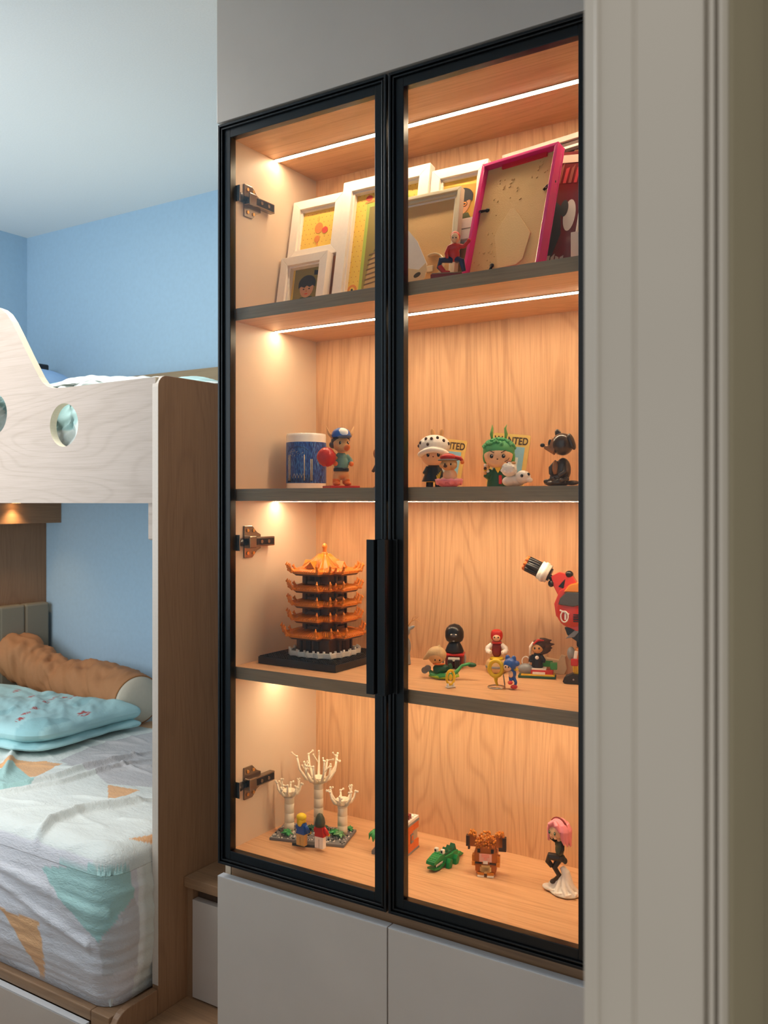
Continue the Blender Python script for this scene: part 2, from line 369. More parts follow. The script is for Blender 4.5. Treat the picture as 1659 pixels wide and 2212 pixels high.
# dark back strip of the door frames that the hinge cups are screwed to is part of the frame ring itself
# ------------------------------------------------------------------ bunk bed
XE = -1.70; YB = 1.60
bed = thing('bunk_bed', (XE, YB, 0), 'pale ash bunk bed with a cut-out guard board and brown oak end panel', 'bed')
def B(g, n, **k): return g.build(n, bed, world=True, **k)
def circ_hole_board():
    # guard board outline in x-z with round portholes, built by triangulated fill
    zt = CZ+.322; zb = on_y(300, 1087, YB).z
    P = lambda px, py: (on_y(px, py, YB).x, on_y(px, py, YB).z)
    x1 = P(336, 0)[0]
    out = [(x1, zb), (x1, P(336, 814)[1])]
    pts = [(300, 818), (240, 825), (180, 832.5), (140, 837), (125, 838), (112, 838), (101, 834), (92, 826), (84, 814), (76, 798), (60, 766), (40, 724), (25, 694), (14, 677), (3, 668), (-10, 663), (-40, 660), (-90, 659), (-150, 659)]
    out += [P(*p) for p in pts]; zz = out[-1][1]
    out += [(XW+.4, zz), (XW+.02, zz), (XW+.02, zb)]
    bm = bmesh.new(); edges = []
    def loop(pp):
        vs = [bm.verts.new((a, YB, b)) for a, b in pp]
        for i in range(len(vs)): edges.append(bm.edges.new((vs[i], vs[(i+1) % len(vs)])))
    loop(out)
    hc = [P(138, 918), P(-12, 895)]; d = hc[0][0]-hc[1][0]
    holes = [hc[0], hc[1], (hc[1][0]-d, hc[1][1]), (hc[1][0]-2*d, hc[1][1])]
    for c in holes: loop([(c[0]+.0605*math.cos(2*math.pi*i/48), c[1]+.0605*math.sin(2*math.pi*i/48)) for i in range(48)])
    bmesh.ops.triangle_fill(bm, edges=edges, use_beauty=True)
    bmesh.ops.recalc_face_normals(bm, faces=bm.faces)
    for f in bm.faces:
        if f.normal.y > 0: f.normal_flip()
    r = bmesh.ops.extrude_face_region(bm, geom=list(bm.faces))
    nv = [v for v in r['geom'] if isinstance(v, bmesh.types.BMVert)]
    for v in nv: v.co.y += .022
    bm.verts.ensure_lookup_table(); bm.faces.ensure_lookup_table(); bmesh.ops.recalc_face_normals(bm, faces=bm.faces)
    g = G(); me_v = [v.co.copy() for v in bm.verts]
    flat = [[v.index for v in f.verts] for f in bm.faces if abs(f.normal.y) > .7]; side = [[v.index for v in f.verts] for f in bm.faces if abs(f.normal.y) <= .7]
    g.add(me_v, flat, WPALE); b0 = 0; g.mats.append(M_edge)
    for f in side: g.f.append(f); g.mi.append(1); g.sm.append(False)
    bm.free(); return g
B(circ_hole_board(), 'guard_board')
# tall end panel with rounded upper front corner, light edge band
ztop = on_x(352, 811, XE).z; yb2 = 2.42
prof = [(YB+.0, ztop-.03)] + [(YB+.03-.03*math.cos(R(a)), ztop-.03+.03*math.sin(R(a))) for a in (15, 30, 45, 60, 75, 90)] + [(yb2, ztop), (yb2, .0), (YB-.001, 0.0)]
g = G(); g.prism(prof, XE-.020, XE, WEND, 'x'); ep = B(g, 'end_panel')
ar_ = [(YB+.03-.03*math.cos(R(a)), ztop-.03+.03*math.sin(R(a))) for a in range(0, 91, 15)]; ao_ = [(YB+.03-.0312*math.cos(R(a)), ztop-.03+.0312*math.sin(R(a))) for a in range(0, 91, 15)]
g = G(); g.prism([(YB-.0001, .29)]+ar_+[(yb2, ztop+.0001), (yb2, ztop+.0012)]+ao_[::-1]+[(YB-.0012, .29)], XE-.0203, XE+.0003, mat('D8C9BA', .5, name='beige_edge_band'), 'x'); g.build('edge_band', ep)
g = G(); g.bb((XE-.042, YB+.003, CZ-.10), (XE-.0205, YB+.022, CZ+.0), WPALE, .004); B(g, 'batten')
# wooden step gap side of base: low side board with rounded front corner
xb = XE
zsb = on_x(345, 2135, xb).z
yfront = 1.455
prof = [(YB-.0015, 0), (YB-.0015, zsb), (yfront+.05, zsb)] + [(yfront+.05-.05*math.sin(R(a)), zsb-.05+.05*math.cos(R(a))) for a in (15, 30, 45, 60, 75, 90)] + [(yfront, 0)]
g = G(); g.prism(prof, xb-.020, xb, WEND, 'x'); B(g, 'side_board', bevel=.002)
# base: top frame lip and drawer fronts
zlip = on_y(215, 2190, yfront+.005).z
yl = yfront+.004
g = G(); g.bb((XW+.02, yl, zlip-.028), (XE-.0875, yl+.10, zlip), WBROWN, .003); B(g, 'base_rail')
g = G(); g.bb((XE-.0865, yl, 0.03), (XE-.0205, yl+.10, zlip), WBROWN, .002); B(g, 'corner_post')
for i in range(2):
    a = XE-.09-.9*i; g = G(); g.bb((a-.897, yl-.018, .04), (a-.002, yl, zlip-.034), M_panel, .001); f_ = B(g, 'drawer_front')
    g = G(); g.bb((a-.897, yl-.0178, zlip-.034), (a-.002, yl-.0002, zlip-.030), M_panel_edge); g.build('edge_band', f_)
g = G(); g.bb((XW+.02, yl+.10, zlip-.03), (XE-.0205, YW-.002, zlip-.004), WBROWN); g.bb((XW+.02, yl+.02, .0), (XE-.0865, YW-.002, zlip-.03), WBROWN); B(g, 'slat_base')
# upper deck, back rail
g = G(); g.bb((XW+.02, YB+.022, CZ-.002), (XE-.0205, YW-.002, CZ+.03), WPALE); B(g, 'upper_deck')
zr = CZ+.52
g = G(); g.bb((XW+.3, YW-.032, CZ+.03), (XE+.32, YW-.010, zr), wood('olive_oak', 'A68F70', '8A7558', 'x', .5, .6, .5)); B(g, 'back_rail')
# headboard wall panel, shelf box with a downlight, padded headboard
XH = XW+.14
g = G(); g.bb((XW+.001, YB+.30, zlip), (XH, YW-.001, CZ-.002), WEND); hp = B(g, 'head_panel')
zb1 = on_x(95, 1130, XH+.12).z
g = G(); g.bb((XH, YB+.12, zb1), (XH+.105, YW-.001, CZ-.003), WBROWNY); B(g, 'head_shelf')
M_lamp = mat('FFC27A', .4, emis=14, name='downlight_glow')
g = G(); lp = on_x(27, 1088, XH+.11)
g.lathe([(.0, 0), (.022, 0), (.024, -.003)], mat('9A7A5A', .4), (XH+.135, lp.y, CZ-.0035)); g.lathe([(.018, -.0005), (.018, -.0035), (0, -.0036)], M_lamp, (XH+.135, lp.y, CZ-.0035)); B(g, 'downlight')
spot = bpy.data.lights.new('bunk_downlight', 'SPOT'); spot.energy = 3.0; spot.spot_size = R(110); spot.spot_blend = 1; spot.color = (1, .62, .3); spot.shadow_soft_size = .015
so = bpy.data.objects.new('bunk_downlight', spot); scn.collection.objects.link(so); so.location = (XH+.135, lp.y, CZ-.012)
M_pad = mat('8E8674', .55, bump=.3, bscale=300, name='olive_leatherette')
yy = YW-.02; zt_ = on_x(60, 1305, XH+.05).z
g0 = zlip+.05
for i in range(9):
    g = G(); g.box((XH+.025, yy-.062, (zt_+g0)/2), (.05, .122, zt_-g0), M_pad, None, .010); B(g, 'headboard_cushion'); yy -= .124
# ------------------------------------------------------------------ small drawer steps between bed and cabinet
st = thing('step_cabinet', (XE, 1.70, 0), 'small brown oak step box with grey door between bed and cabinet', 'cabinet')
def SB(g, n, **k): return g.build(n, st, world=True, **k)
ys = 1.702; zs2 = CZ-.9935; zs1 = CZ-1.3136
g = G(); g.bb((XE+.0008, ys-.012, zs2-.026), (XL-.001, YW-.003, zs2), WBROWN, .0015); SB(g, 'step_top')
g = G(); g.bb((XE+.0008, ys, zs1), (XE+.0208, YW-.003, zs2-.026), WEND); g.bb((XE+.0208, ys+.02, zs1), (XL-.001, ys+.04, zs2-.026), mat('5D4433', .6)); SB(g, 'step_body')
g = G(); g.bb((XE+.022, ys-.003, zs1+.004), (XL-.002, ys+.018, zs2-.058), M_panel, .0012); SB(g, 'door')
g = G(); g.bb((XE+.0008, 1.30, zs1-.03), (XL-.001, YW-.003, zs1), WBROWN, .002); g.bb((XE+.0008, 1.315, 0), (XL-.001, 1.335, zs1-.03), M_panel); SB(g, 'lower_step')
# ------------------------------------------------------------------ soft things
SHEETCOL = attr_mat('printed_cotton', .85, .5, 60, stretch=(1, 2.4, 2.4), dist=.005)
def in_poly(x, y, P):
    c = False; n = len(P)
    for i in range(n):
        x1, y1 = P[i]; x2, y2 = P[(i+1) % n]
        if (y1 > y) != (y2 > y) and x < (x2-x1)*(y-y1)/(y2-y1)+x1: c = not c
    return c
def grid_obj(name, pts, cols, nu, nv, m, parent=None, closed_v=False, solid=0):
    fs = []
    for i in range(nu-1):
        for j in range(nv-1 if not closed_v else nv): fs.append((i*nv+j, (i+1)*nv+j, (i+1)*nv+(j+1) % nv, i*nv+(j+1) % nv))
    me = bpy.data.meshes.new(name); me.from_pydata([tuple(p) for p in pts], [], fs); me.materials.append(m)
    me.polygons.foreach_set('use_smooth', [True]*len(fs))
    if cols:
        a = me.color_attributes.new('Col', 'FLOAT_COLOR', 'POINT'); a.data.foreach_set('color', [c for k in cols for c in k])
    me.update(); o = bpy.data.objects.new(name, me); scn.collection.objects.link(o)
    if parent: o.parent = parent
    if solid: s = o.modifiers.new('thick', 'SOLIDIFY'); s.thickness = solid; s.offset = -1
    return o
MZ = CZ-.868; MX1 = XE-.023; MX0 = XH+.055; MY0 = 1.462; MY1 = YW-.006; MB_ = zlip+.002
def seg_d(x, y, P):
    best = 9; bt = 0
    n = len(P)-1
    for i in range(n):
        ax, ay = P[i]; bx, by = P[i+1]; dx, dy = bx-ax, by-ay
        t = max(0, min(1, ((x-ax)*dx+(y-ay)*dy)/(dx*dx+dy*dy))); d = math.hypot(x-ax-t*dx, y-ay-t*dy)
        if d < best: best = d; bt = (i+t)/n
    return best, bt
Z2 = lambda px, py: tuple(on_z(px, py, MZ)[:2])
FOLDS = [([Z2(336, 1623), Z2(250, 1645), Z2(180, 1662), Z2(120, 1682), Z2(60, 1695), Z2(-60, 1712)], .011, .012),
         ([Z2(336, 1640), Z2(220, 1668), Z2(130, 1695), Z2(50, 1708), Z2(-60, 1722)], .009, .010),
         ([Z2(336, 1728), Z2(260, 1742), Z2(180, 1755), Z2(120, 1775), Z2(75, 1800), Z2(50, 1830)], .014, .012),
         ([Z2(30, 1620), Z2(20, 1650), Z2(8, 1680)], .012, .012)]
random.seed(4)
for i in range(44):
    x = random.uniform(MX0+.5, MX1); y = random.uniform(MY0+.05, MY1-.3); a = random.gauss(.25, .35); l = random.uniform(.1, .35)
    FOLDS.append(([(x, y), (x-l*math.cos(a), y+l*math.sin(a)*-1)], random.uniform(.0015, .004), random.uniform(.006, .012)))
ORANGE, MINT, PALE, GREY, LAV = lin('F8BE88'), lin('B3D9D3'), lin('EEF1EA'), lin('D3CFCE'), lin('E6E3E6')
T_POL = [(ORANGE, [(-10, 1655), (30, 1640), (135, 1648), (75, 1678), (50, 1676)]), (ORANGE, [(233, 1697), (302, 1708), (234, 1730)]), (ORANGE, [(277, 1813), (336, 1803), (336, 1825)]),
         (ORANGE, [(215, 1636), (250, 1610), (290, 1622)]), (ORANGE, [(285, 1565), (336, 1556), (336, 1575)]),
         (GREY, [(140, 1650), (336, 1600), (336, 1700), (232, 1695), (205, 1672)]), (GREY, [(130, 1640), (200, 1612), (336, 1580), (336, 1600), (150, 1650)]), (MINT, [(-10, 1665), (30, 1650), (80, 1690), (60, 1700), (-10, 1710)])]
def front_uv(px, py): p = on_y(px, py, MY0); return (p.x, p.z)
F_POL = [(MINT, [(92, 1872), (280, 1875), (286, 1935), (215, 2032), (130, 1925)]), (ORANGE, [(7, 1953), (35, 1968), (68, 1977), (95, 1986), (91, 2000), (98, 2030), (97, 2063), (90, 2095), (82, 2116), (74, 2112), (68, 2077), (43, 2019)]),
         (GREY, [(286, 1935), (300, 1970), (310, 2080), (225, 2110), (215, 2032), (250, 1985)])]
T_W = [(c, [Z2(*p) for p in P]) for c, P in T_POL]; F_W = [(c, [front_uv(*p) for p in P]) for c, P in F_POL]
# profile across y: up the front, round the edge, over the top; rounded corner towards the end panel
nu = 300; pts = []; cols = []; rc = .055; rr = .075
hgt = MZ-MB_
def prof_at(v):  # v in metres of arc: returns (inset from front, z, is_top)
    s1 = hgt-rr*.8-.015; al = rr*.8*math.pi/2
    if v < 0: return (-v*1.0, MB_, 0)
    if True: f = v/(hgt-.06); return (.018*math.sin(min(1, f)*math.pi)*-1*.55+(.02*(1-f)**6), min(MZ-.0585, MB_+.015+v*(hgt-.075)/(hgt-.06)), 0)
    if v < s1+al:
        a = (v-s1)/(rr*.8); return (rr*.8*(1-math.cos(a)), MZ-rr*.8+rr*.8*math.sin(a), 0 if a < .8 else 1)
    return (rr*.8+(v-s1-al), MZ, 1)
vs_ = [-.05, -.03, -.012]+[i*.005 for i in range(int((hgt+.08)/.005))]; vtop = vs_[-1]
vs_ += [vtop+.006*i for i in range(1, int((MY1-MY0)/.006))]; nv = len(vs_)
xs_ = [MX1-.0055*i for i in range(nu)]
# around the vertical front-right corner the sheet turns onto the end face: use plan path (path param -> plan point, inward normal)
def plan(sx):   # sx<0: along end face, sx>=0 along front
    R_ = .07; al = R_*math.pi/2
    if sx < 0: return (MX1, MY0+R_-sx), (-1, 0)
    if sx < al: a = sx/R_; return (MX1-R_+R_*math.cos(a), MY0+R_-R_*math.sin(a)), (-math.cos(a), math.sin(a))
    return (MX1-R_-(sx-al), MY0), (0, 1)
# front+top as two grids: wall strip (front & end) and top
M_len = MX1-MX0
sxs = [-.75+.012*i for i in range(60)]; sxs = [s for s in sxs if s < -.03]+[-.03+.005*i for i in range(44)]+[.19+.007*i for i in range(int((M_len-.15)/.007))]
vw = [-.05, -.02, -.006]+[i*.006 for i in range(int((hgt-.015+.045)/.006)+1)]
vmax = vw[-1]
mt = thing('mattress', (MX1, MY0, MB_), 'thick mattress in a white, mint and orange patterned sheet on the lower bunk', 'mattress')
pts = []; cols = []
def wr(px_, z):  # wall wrinkles
    return .0035*smooth_noise(px_*5+z*9, z*26, 1)+.0022*smooth_noise(px_*11, z*60, 5)+.006*math.exp(-((z-(MZ-.16)-.18*px_*.6)/.016)**2)*(1 if px_ > .05 else 0)+.005*math.exp(-((z-(MZ-.19)-.22*(px_-.3))/.013)**2)*(1 if px_ > .1 else 0)
for sx in sxs:
    (x, y), (nx, ny) = plan(sx)
    for v in vw:
        ins, z, top = prof_at(v)
        if v < 0: ins = .01-v; z = MB_
        tp = max(0, min(1, (MZ-.058-z)/.05)); ins -= (wr(sx, z)*1.5+(.012*max(0, smooth_noise(sx*2.2, 3.3)) if sx > .25 else 0))*tp if v > 0 else 0
        q3 = (x+nx*ins, y+ny*ins, z); pts.append(q3)
        col = LAV if sx > -.02 else lin('D9DBD3'); ppx = proj((x, y, z))
        for c, P in F_POL:
            if in_poly(ppx[0], ppx[1], P): col = c
        if abs(sx+.025) < .006: col = lin('F2F2EE')
        cols.append(col)
grid_obj('sheet_side', pts, cols, len(sxs), len(vw), SHEETCOL, mt).location = -Vector((MX1, MY0, MB_))
pts = []; cols = []; 
nx_, ny_ = 430, 300
def topz(x, y):
    z = 0
    for P, h, w in FOLDS:
        if abs(P[0][1]-y) > .6: continue
        d, t = seg_d(x, y, P)
        if d < .05: z += 1.7*h*math.exp(-(d/w)**2)*min(1, 4*t+.25, 4*(1-t)+.2)
    z += .006*smooth_noise(x*3, y*4)+.002*smooth_noise(x*12+y*8, y*22)+.0009*smooth_noise(x*25, y*70, 2)
    return z
for i in range(nx_):
    fx = i/(nx_-1); x = MX1-.0+(-M_len)*fx if True else 0
    for j in range(ny_):
        fy = j/(ny_-1); y = MY0+(MY1-MY0)*fy
        # distance to the rounded footprint border, drop over the edge
        ex = MX1-x; ey = y-MY0; r0 = .07
        if ex < r0 and ey < r0: d = r0-math.hypot(r0-ex, r0-ey)
        else: d = min(ex, ey)
        xx, yy_ = x, y
        if d < 0:
            k = r0/(r0-d); xx = MX1-(r0-(r0-ex)*k); yy_ = MY0+(r0-(r0-ey)*k); d = 0
        R1 = .06; z = MZ
        if d < R1: z = MZ-R1+math.sqrt(max(0, R1*R1-(R1-d)**2))
        z += topz(xx, yy_)*min(1, d/.02)
        pts.append((xx, yy_, z+.0012*min(1, d/.01)))
        col = PALE
        if xx > -3.3:
            ppx = proj((xx, yy_, MZ if d > R1 else z))
            for c, P in T_POL:
                if in_poly(ppx[0], ppx[1], P): col = c
        if d < .004 and xx > -3.3 and in_poly(ppx[0], ppx[1]+6, F_POL[0][1]): col = MINT
        elif d < .010 and col == PALE: col = LAV if ex > .07 else lin('DDE0DA')
        cols.append(col)
grid_obj('sheet_top', pts, cols, nx_, ny_, SHEETCOL, mt).location = -Vector((MX1, MY0, MB_))
g = G(); g.bb((MX0, MY0+.03, MB_), (MX1-.03, MY1, MZ-.03), mat('E0E0DC', .8)); g.build('core', mt, world=True)
# folded quilt
QCOL = attr_mat('mint_quilt_cloth', .8, .35, 45, stretch=(1, 1, 1), dist=.004)
qc = [Z2(-60, 1475), Z2(60, 1478), Z2(175, 1510), Z2(292, 1545), Z2(292, 1562), Z2(210, 1598), Z2(95, 1624), Z2(-60, 1612)]
qo = Vector((sum(p[0] for p in qc)/8, sum(p[1] for p in qc)/8, MZ+.004))
q = thing('folded_quilt', qo, 'mint green folded quilt with small red prints lying on the lower mattress', 'quilt')
MINTQ = lin('B9E4E6'); MINTD = lin('A2D2D6'); RED = lin('C4544F'); YEL = lin('E9D98A')
QOUT = [(-90, 1470, 1), (0, 1480, 1), (75, 1500, 1), (130, 1503, 1), (190, 1510, 1), (240, 1524, 1), (292, 1537, .7), (322, 1549, .5), (312, 1568, .15), (255, 1588, 0), (195, 1606, 0), (140, 1623, 0), (100, 1633, 0), (60, 1636, 0), (0, 1626, 0), (-90, 1610, 0), (-130, 1540, .5)]
QW = [Vector(on_z(a, b, MZ+.005+.085*c)[:2]) for a, b, c in QOUT]
def quilt(zlo, zhi, shrink, name, off=(0, 0), seed=0):
    cen = (Vector(on_z(90, 1555, MZ+.04)[:2])); n = 110; pts = []; cols = []
    def radius(a):
        d = Vector((math.cos(a), math.sin(a))); best = .1
        for i in range(len(QW)):
            p, q_ = QW[i]-cen, QW[(i+1) % len(QW)]-cen; e = q_-p; den = d.x*e.y-d.y*e.x
            if abs(den) < 1e-9: continue
            t = (p.x*e.y-p.y*e.x)/den; u = (p.x*d.y-p.y*d.x)/den
            if t > 0 and -1e-6 <= u <= 1+1e-6: best = t
        return best
    NA = 220; ra = [radius(2*math.pi*k/NA) for k in range(NA)]
    ra = [sum(ra[(k+j) % NA] for j in range(-2, 3))/5*shrink for k in range(NA)]
    marks = []
    for px, py, r in ((68, 1522, 8), (32, 1514, 7), (165, 1515, 8), (181, 1551, 11), (110, 1530, 8), (120, 1525, 7), (138, 1522, 7), (55, 1560, 9), (42, 1568, 8), (75, 1552, 8), (152, 1528, 7), (36, 1512, 7), (100, 1538, 7), (28, 1585, 7), (160, 1607, 9), (8, 1592, 8)):
        p = on_z(px, py, MZ+.085); marks.append((p.x, p.y, r*.0017))
    NR = 70; fs = []
    for side in (1, -1):
        for k in range(NR+1):
            rad = (k/NR)**.8
            for j in range(NA):
                a = 2*math.pi*j/NA; h = max(0, 1-rad**4.5)**.5; p = cen+Vector((math.cos(a), math.sin(a)))*ra[j]*rad+Vector(off)*(1-rad*.5)
                w = .016*smooth_noise(p.x*6+p.y*3, p.y*8, seed)+.009*smooth_noise(p.x*15+p.y*14, p.y*12, seed+3)+.004*smooth_noise(p.x*38+p.y*20, p.y*30, seed)
                z = (zlo+zhi)/2+side*h*((zhi-zlo)/2)+(w*h if side > 0 else 0)
                p = p+Vector((smooth_noise(p.x*12, p.y*12, 7+seed), smooth_noise(p.x*12, p.y*12, 17+seed)))*.010*rad
                pts.append((p.x, p.y, max(z, MZ+.007))); c = MINTQ
                if smooth_noise(p.x*9, p.y*5, 11) > .25: c = MINTD
                for mx, my, mr in marks:
                    d = math.hypot(p.x-mx, (p.y-my)*.8)
                    if d < mr and smooth_noise(p.x*110, p.y*110, 2) > -.10: c = RED if mr > .0095 or (mx*37) % 1 > .3 else YEL
                cols.append(c)
        b = 0 if side > 0 else (NR+1)*NA
        for k in range(NR):
            for j in range(NA):
                f = (b+k*NA+j, b+(k+1)*NA+j, b+(k+1)*NA+(j+1) % NA, b+k*NA+(j+1) % NA); fs.append(f if side > 0 else f[::-1])
    me = bpy.data.meshes.new(name); me.from_pydata(pts, [], fs); me.materials.append(QCOL); me.polygons.foreach_set('use_smooth', [True]*len(fs))
    a = me.color_attributes.new('Col', 'FLOAT_COLOR', 'POINT'); a.data.foreach_set('color', [c for k in cols for c in k]); me.update()
    o = bpy.data.objects.new(name, me); scn.collection.objects.link(o); o.parent = q; o.location = -qo
quilt(MZ+.004, MZ+.050, .985, 'lower_fold', seed=2); quilt(MZ+.022, MZ+.120, .985, 'upper_fold', off=(-.01, .004), seed=0)
# bolster: brown cover, pale end
bc = mat('B98257', .8, bump=.5, bscale=60, name='tan_cotton'); bc2 = mat('D8CDB8', .8, bump=.2, bscale=80)
endp = on_y(290, 1490, 2.36); 
bo = thing('bolster_pillow', (endp.x, endp.y, MZ), 'tan bolster pillow with pale round end lying against the blue wall', 'pillow')
r0 = .098
path = [Vector((endp.x, 2.375, MZ+r0)), Vector((endp.x-.06, 2.39, MZ+r0+.005)), Vector((endp.x-.22, 2.42, MZ+r0+.01)), Vector((endp.x-.40, 2.44, MZ+r0+.005)), Vector((endp.x-.55, 2.43, MZ+r0+.015)), Vector((endp.x-.66, 2.41, MZ+r0+.055)), Vector((endp.x-.75, 2.38, MZ+r0+.10)), Vector((endp.x-.83, 2.36, MZ+r0+.10)), Vector((endp.x-.88, 2.35, MZ+r0+.08))]
rad = [.096, .101, .103, .101, .094, .098, .100, .082, .03]
def cat(P, n):
    out = []
    for i in range(len(P)-1):
        p0 = P[max(i-1, 0)]; p1 = P[i]; p2 = P[i+1]; p3 = P[min(i+2, len(P)-1)]
        for k in range(n):
            t = k/n; out.append(.5*((2*p1)+(p2-p0)*t+(2*p0-5*p1+4*p2-p3)*t*t+(3*p1-p0-3*p2+p3)*t**3))
    out.append(P[-1]); return out
pp = cat(path, 12); rr_ = cat(rad, 12)
g = G(); g.tube(pp, rr_, bc, 72)
for i, v in enumerate(g.v):
    k = min(i//72, len(pp)-1); a = 2*math.pi*(i % 72)/72; c = Vector(pp[k]); d = (v-c)
    s_ = k/12.0; amp = .017*min(1, max(0, (s_-.6))*.8+.15)
    w = amp*smooth_noise(s_*2.6+math.sin(a)*1.0, math.cos(a)*2.2+s_*.5, 4)+.55*amp*smooth_noise(s_*6+math.sin(a)*4, math.cos(a)*2, 9)-.45*amp*abs(smooth_noise(s_*3.5+math.sin(a)*2.5, math.cos(a)*1.5, 19))*2
    w -= .010*math.exp(-((s_-3.9-.25*math.sin(a))/.16)**2)+.006*math.exp(-((s_-4.6+.2*math.cos(a))/.12)**2)
    v2 = c+d*(1+w/.1); v2.z = max(v2.z, MZ+.006); g.v[i] = v2
g.build('cover', bo, world=True)
g = G(); n_ = (path[0]-path[1]).normalized()
T = Matrix.Translation(path[0]) @ n_.to_track_quat('Z', 'Y').to_matrix().to_4x4()
g.T = T; g.lathe([(.093, -.01), (.094, .002), (.086, .014), (.06, .022), (.03, .025), (0, .0255)], bc2, n=48); g.build('end_cap', bo, world=True)
g = G(); g.T = T; g.tube([(.0955*math.cos(2*math.pi*i/48), .0955*math.sin(2*math.pi*i/48), .001) for i in range(48)], .0028, mat('A8703F', .7), 8, closed=True); g.build('piping', bo, world=True)
# upper bunk bedding
um = thing('upper_bedding', (-2.5, 2.0, CZ+.03), 'pale mint duvet rumpled over the upper bunk behind the guard board', 'bedding')
WCOL = attr_mat('pale_duvet', .85, .3, 40, dist=.004)
pts = []; cols = []; nx_, ny_ = 300, 200
for i in range(nx_):
    x = XE-.024-(XE-.024-XW-.03)*i/(nx_-1)
    for j in range(ny_):
        f = (j/(ny_-1))**2.2; y = YB+.028+(YW-.034-YB-.03)*f
        e = min(f/.10, 1, (1-f)/.05)
        z = CZ+.05+.27*math.sin(min(e, 1)*math.pi/2)**.6
        z += (.085*math.exp(-((f-.40)/.30)**2)*math.exp(-((x+2.30)/.55)**2))-.015*math.exp(-((x+1.75)/.10)**2)
        z += .016*smooth_noise(x*5, y*6)+.008*smooth_noise(x*14+y*5, y*16)+.004*smooth_noise(x*40, y*30)
        yy_ = y+(.05*abs(smooth_noise(x*13+z*7, z*9))+.03*abs(smooth_noise(x*30-z*20, z*16)))*(1 if e < 1 else 0)
        pts.append((x, min(max(yy_, YB+.0235), YW-.036), z if j not in (0, ny_-1) else CZ+.033))
        cols.append(lin('EAF1EC') if f < .02 or smooth_noise(x*2.2+9, y*3+z*3) < .22 else lin('BEE3E1'))
grid_obj('duvet', pts, cols, nx_, ny_, WCOL, um).location = -Vector((-2.5, 2.0, CZ+.03))
pc = on_y(92, 812, 2.3)
g = G(); g.ell((pc.x-.10, 2.3, pc.z-.05), (.24, .17, .085), mat('8FB4DE', .8, bump=.2, bscale=50)); g.v = [v+Vector((0, 0, .008*smooth_noise(v.x*14, v.y*14))) for v in g.v]
tag(g.build('pillow'), 'blue pillow at the far head end of the upper bunk', 'pillow')
pc = on_y(72, 797, 2.44)
g = G(); g.bb((pc.x-.07, 2.43, pc.z-.075), (pc.x+.028, 2.50, pc.z+.024), mat('22262B', .5), .006); g.bb((pc.x-.06, 2.427, pc.z-.06), (pc.x+.018, 2.430, pc.z+.014), mat('3A3F46', .4)); tag(g.build('storage_box'), 'small black box standing behind the blue pillow', 'box')
# ------------------------------------------------------------------ TOP SHELF: picture frames
def plate(g, poly, y, m, th=.0003):    # thin printed shape facing -y
    g.prism(poly, y, y-th, m, 'y'); return g
def disc(cx, cz, rx, rz=None, n=20, a0=0, a1=360):
    return arc(cx, cz, rx, a0, a1, n, rz)[:-1] if a1-a0 >= 360 else arc(cx, cz, rx, a0, a1, n, rz)
def frame_ring(g, x0, x1, z0, z1, w, y0, y1, m, lip=.004):
    # mitred ring built of four prisms with a stepped inner bevel
    for (a, b) in (((x0, z0), (x1, z0)), ((x1, z0), (x1, z1)), ((x1, z1), (x0, z1)), ((x0, z1), (x0, z0))):
        dx = (b[0]-a[0]); dz = (b[1]-a[1]); l = math.hypot(dx, dz); ux, uz = dx/l, dz/l; nx, nz = -uz, ux
        g.prism([a, b, (b[0]-ux*w+nx*w, b[1]-uz*w+nz*w), (a[0]+ux*w+nx*w, a[1]+uz*w+nz*w)], y1, y0, m, 'y')
        if lip:
            w2 = w+lip; q = [(a[0]+ux*w+nx*w, a[1]+uz*w+nz*w), (b[0]-ux*w+nx*w, b[1]-uz*w+nz*w), (b[0]-ux*w2+nx*w2, b[1]-uz*w2+nz*w2), (a[0]+ux*w2+nx*w2, a[1]+uz*w2+nz*w2)]
            g.prism(q, y1, y0+.007, m, 'y')
M_white = mat('F1E6DA', .45, name='white_frame_paint'); M_yel = mat('EDC24C', .6); M_or = mat('E58A35', .6); M_redp = mat('D9482A', .6); M_skin = mat('C98F63', .6)
M_hair = mat('1D1917', .6); M_olive = mat('8E7A30', .6); M_green = mat('A9B843', .6); M_brownp = mat('6A4A24', .6); M_grn = mat('56592E', .6)
M_dot = mat('B5651F', .6)
def yellow_mat(g, x0, x1, z0, z1, y, step=.0125):
    plate(g, [(x0, z0), (x1, z0), (x1, z1), (x0, z1)], y, M_yel)
    j = 0; z = z0+step*.5
    while z < z1-.002:
        x = x0+step*(.35 if j % 2 else .8)
        while x < x1-.002: plate(g, disc(x, z, .0011, n=6), y-.0003, M_dot, .0002); x += step
        z += step; j += 1
lean = R(10.5)
cf = thing('picture_frame', (-1.08, 1.672, ZS1+.001), 'white wooden multi picture frame with yellow dotted mats leaning on the back wall', 'picture frame', rx=-lean)
def sec(x0, x1, z0, z1, w, dep, yo=0.0):
    g = G(); frame_ring(g, x0, x1, z0, z1, w, -dep+yo, 0+yo, M_white, .005); g.bb((x0+.002, -.003+yo, z0+.002), (x1-.002, yo, z1-.002), M_white)
    s_ = g.build('frame_section', cf, bevel=.0008); return s_
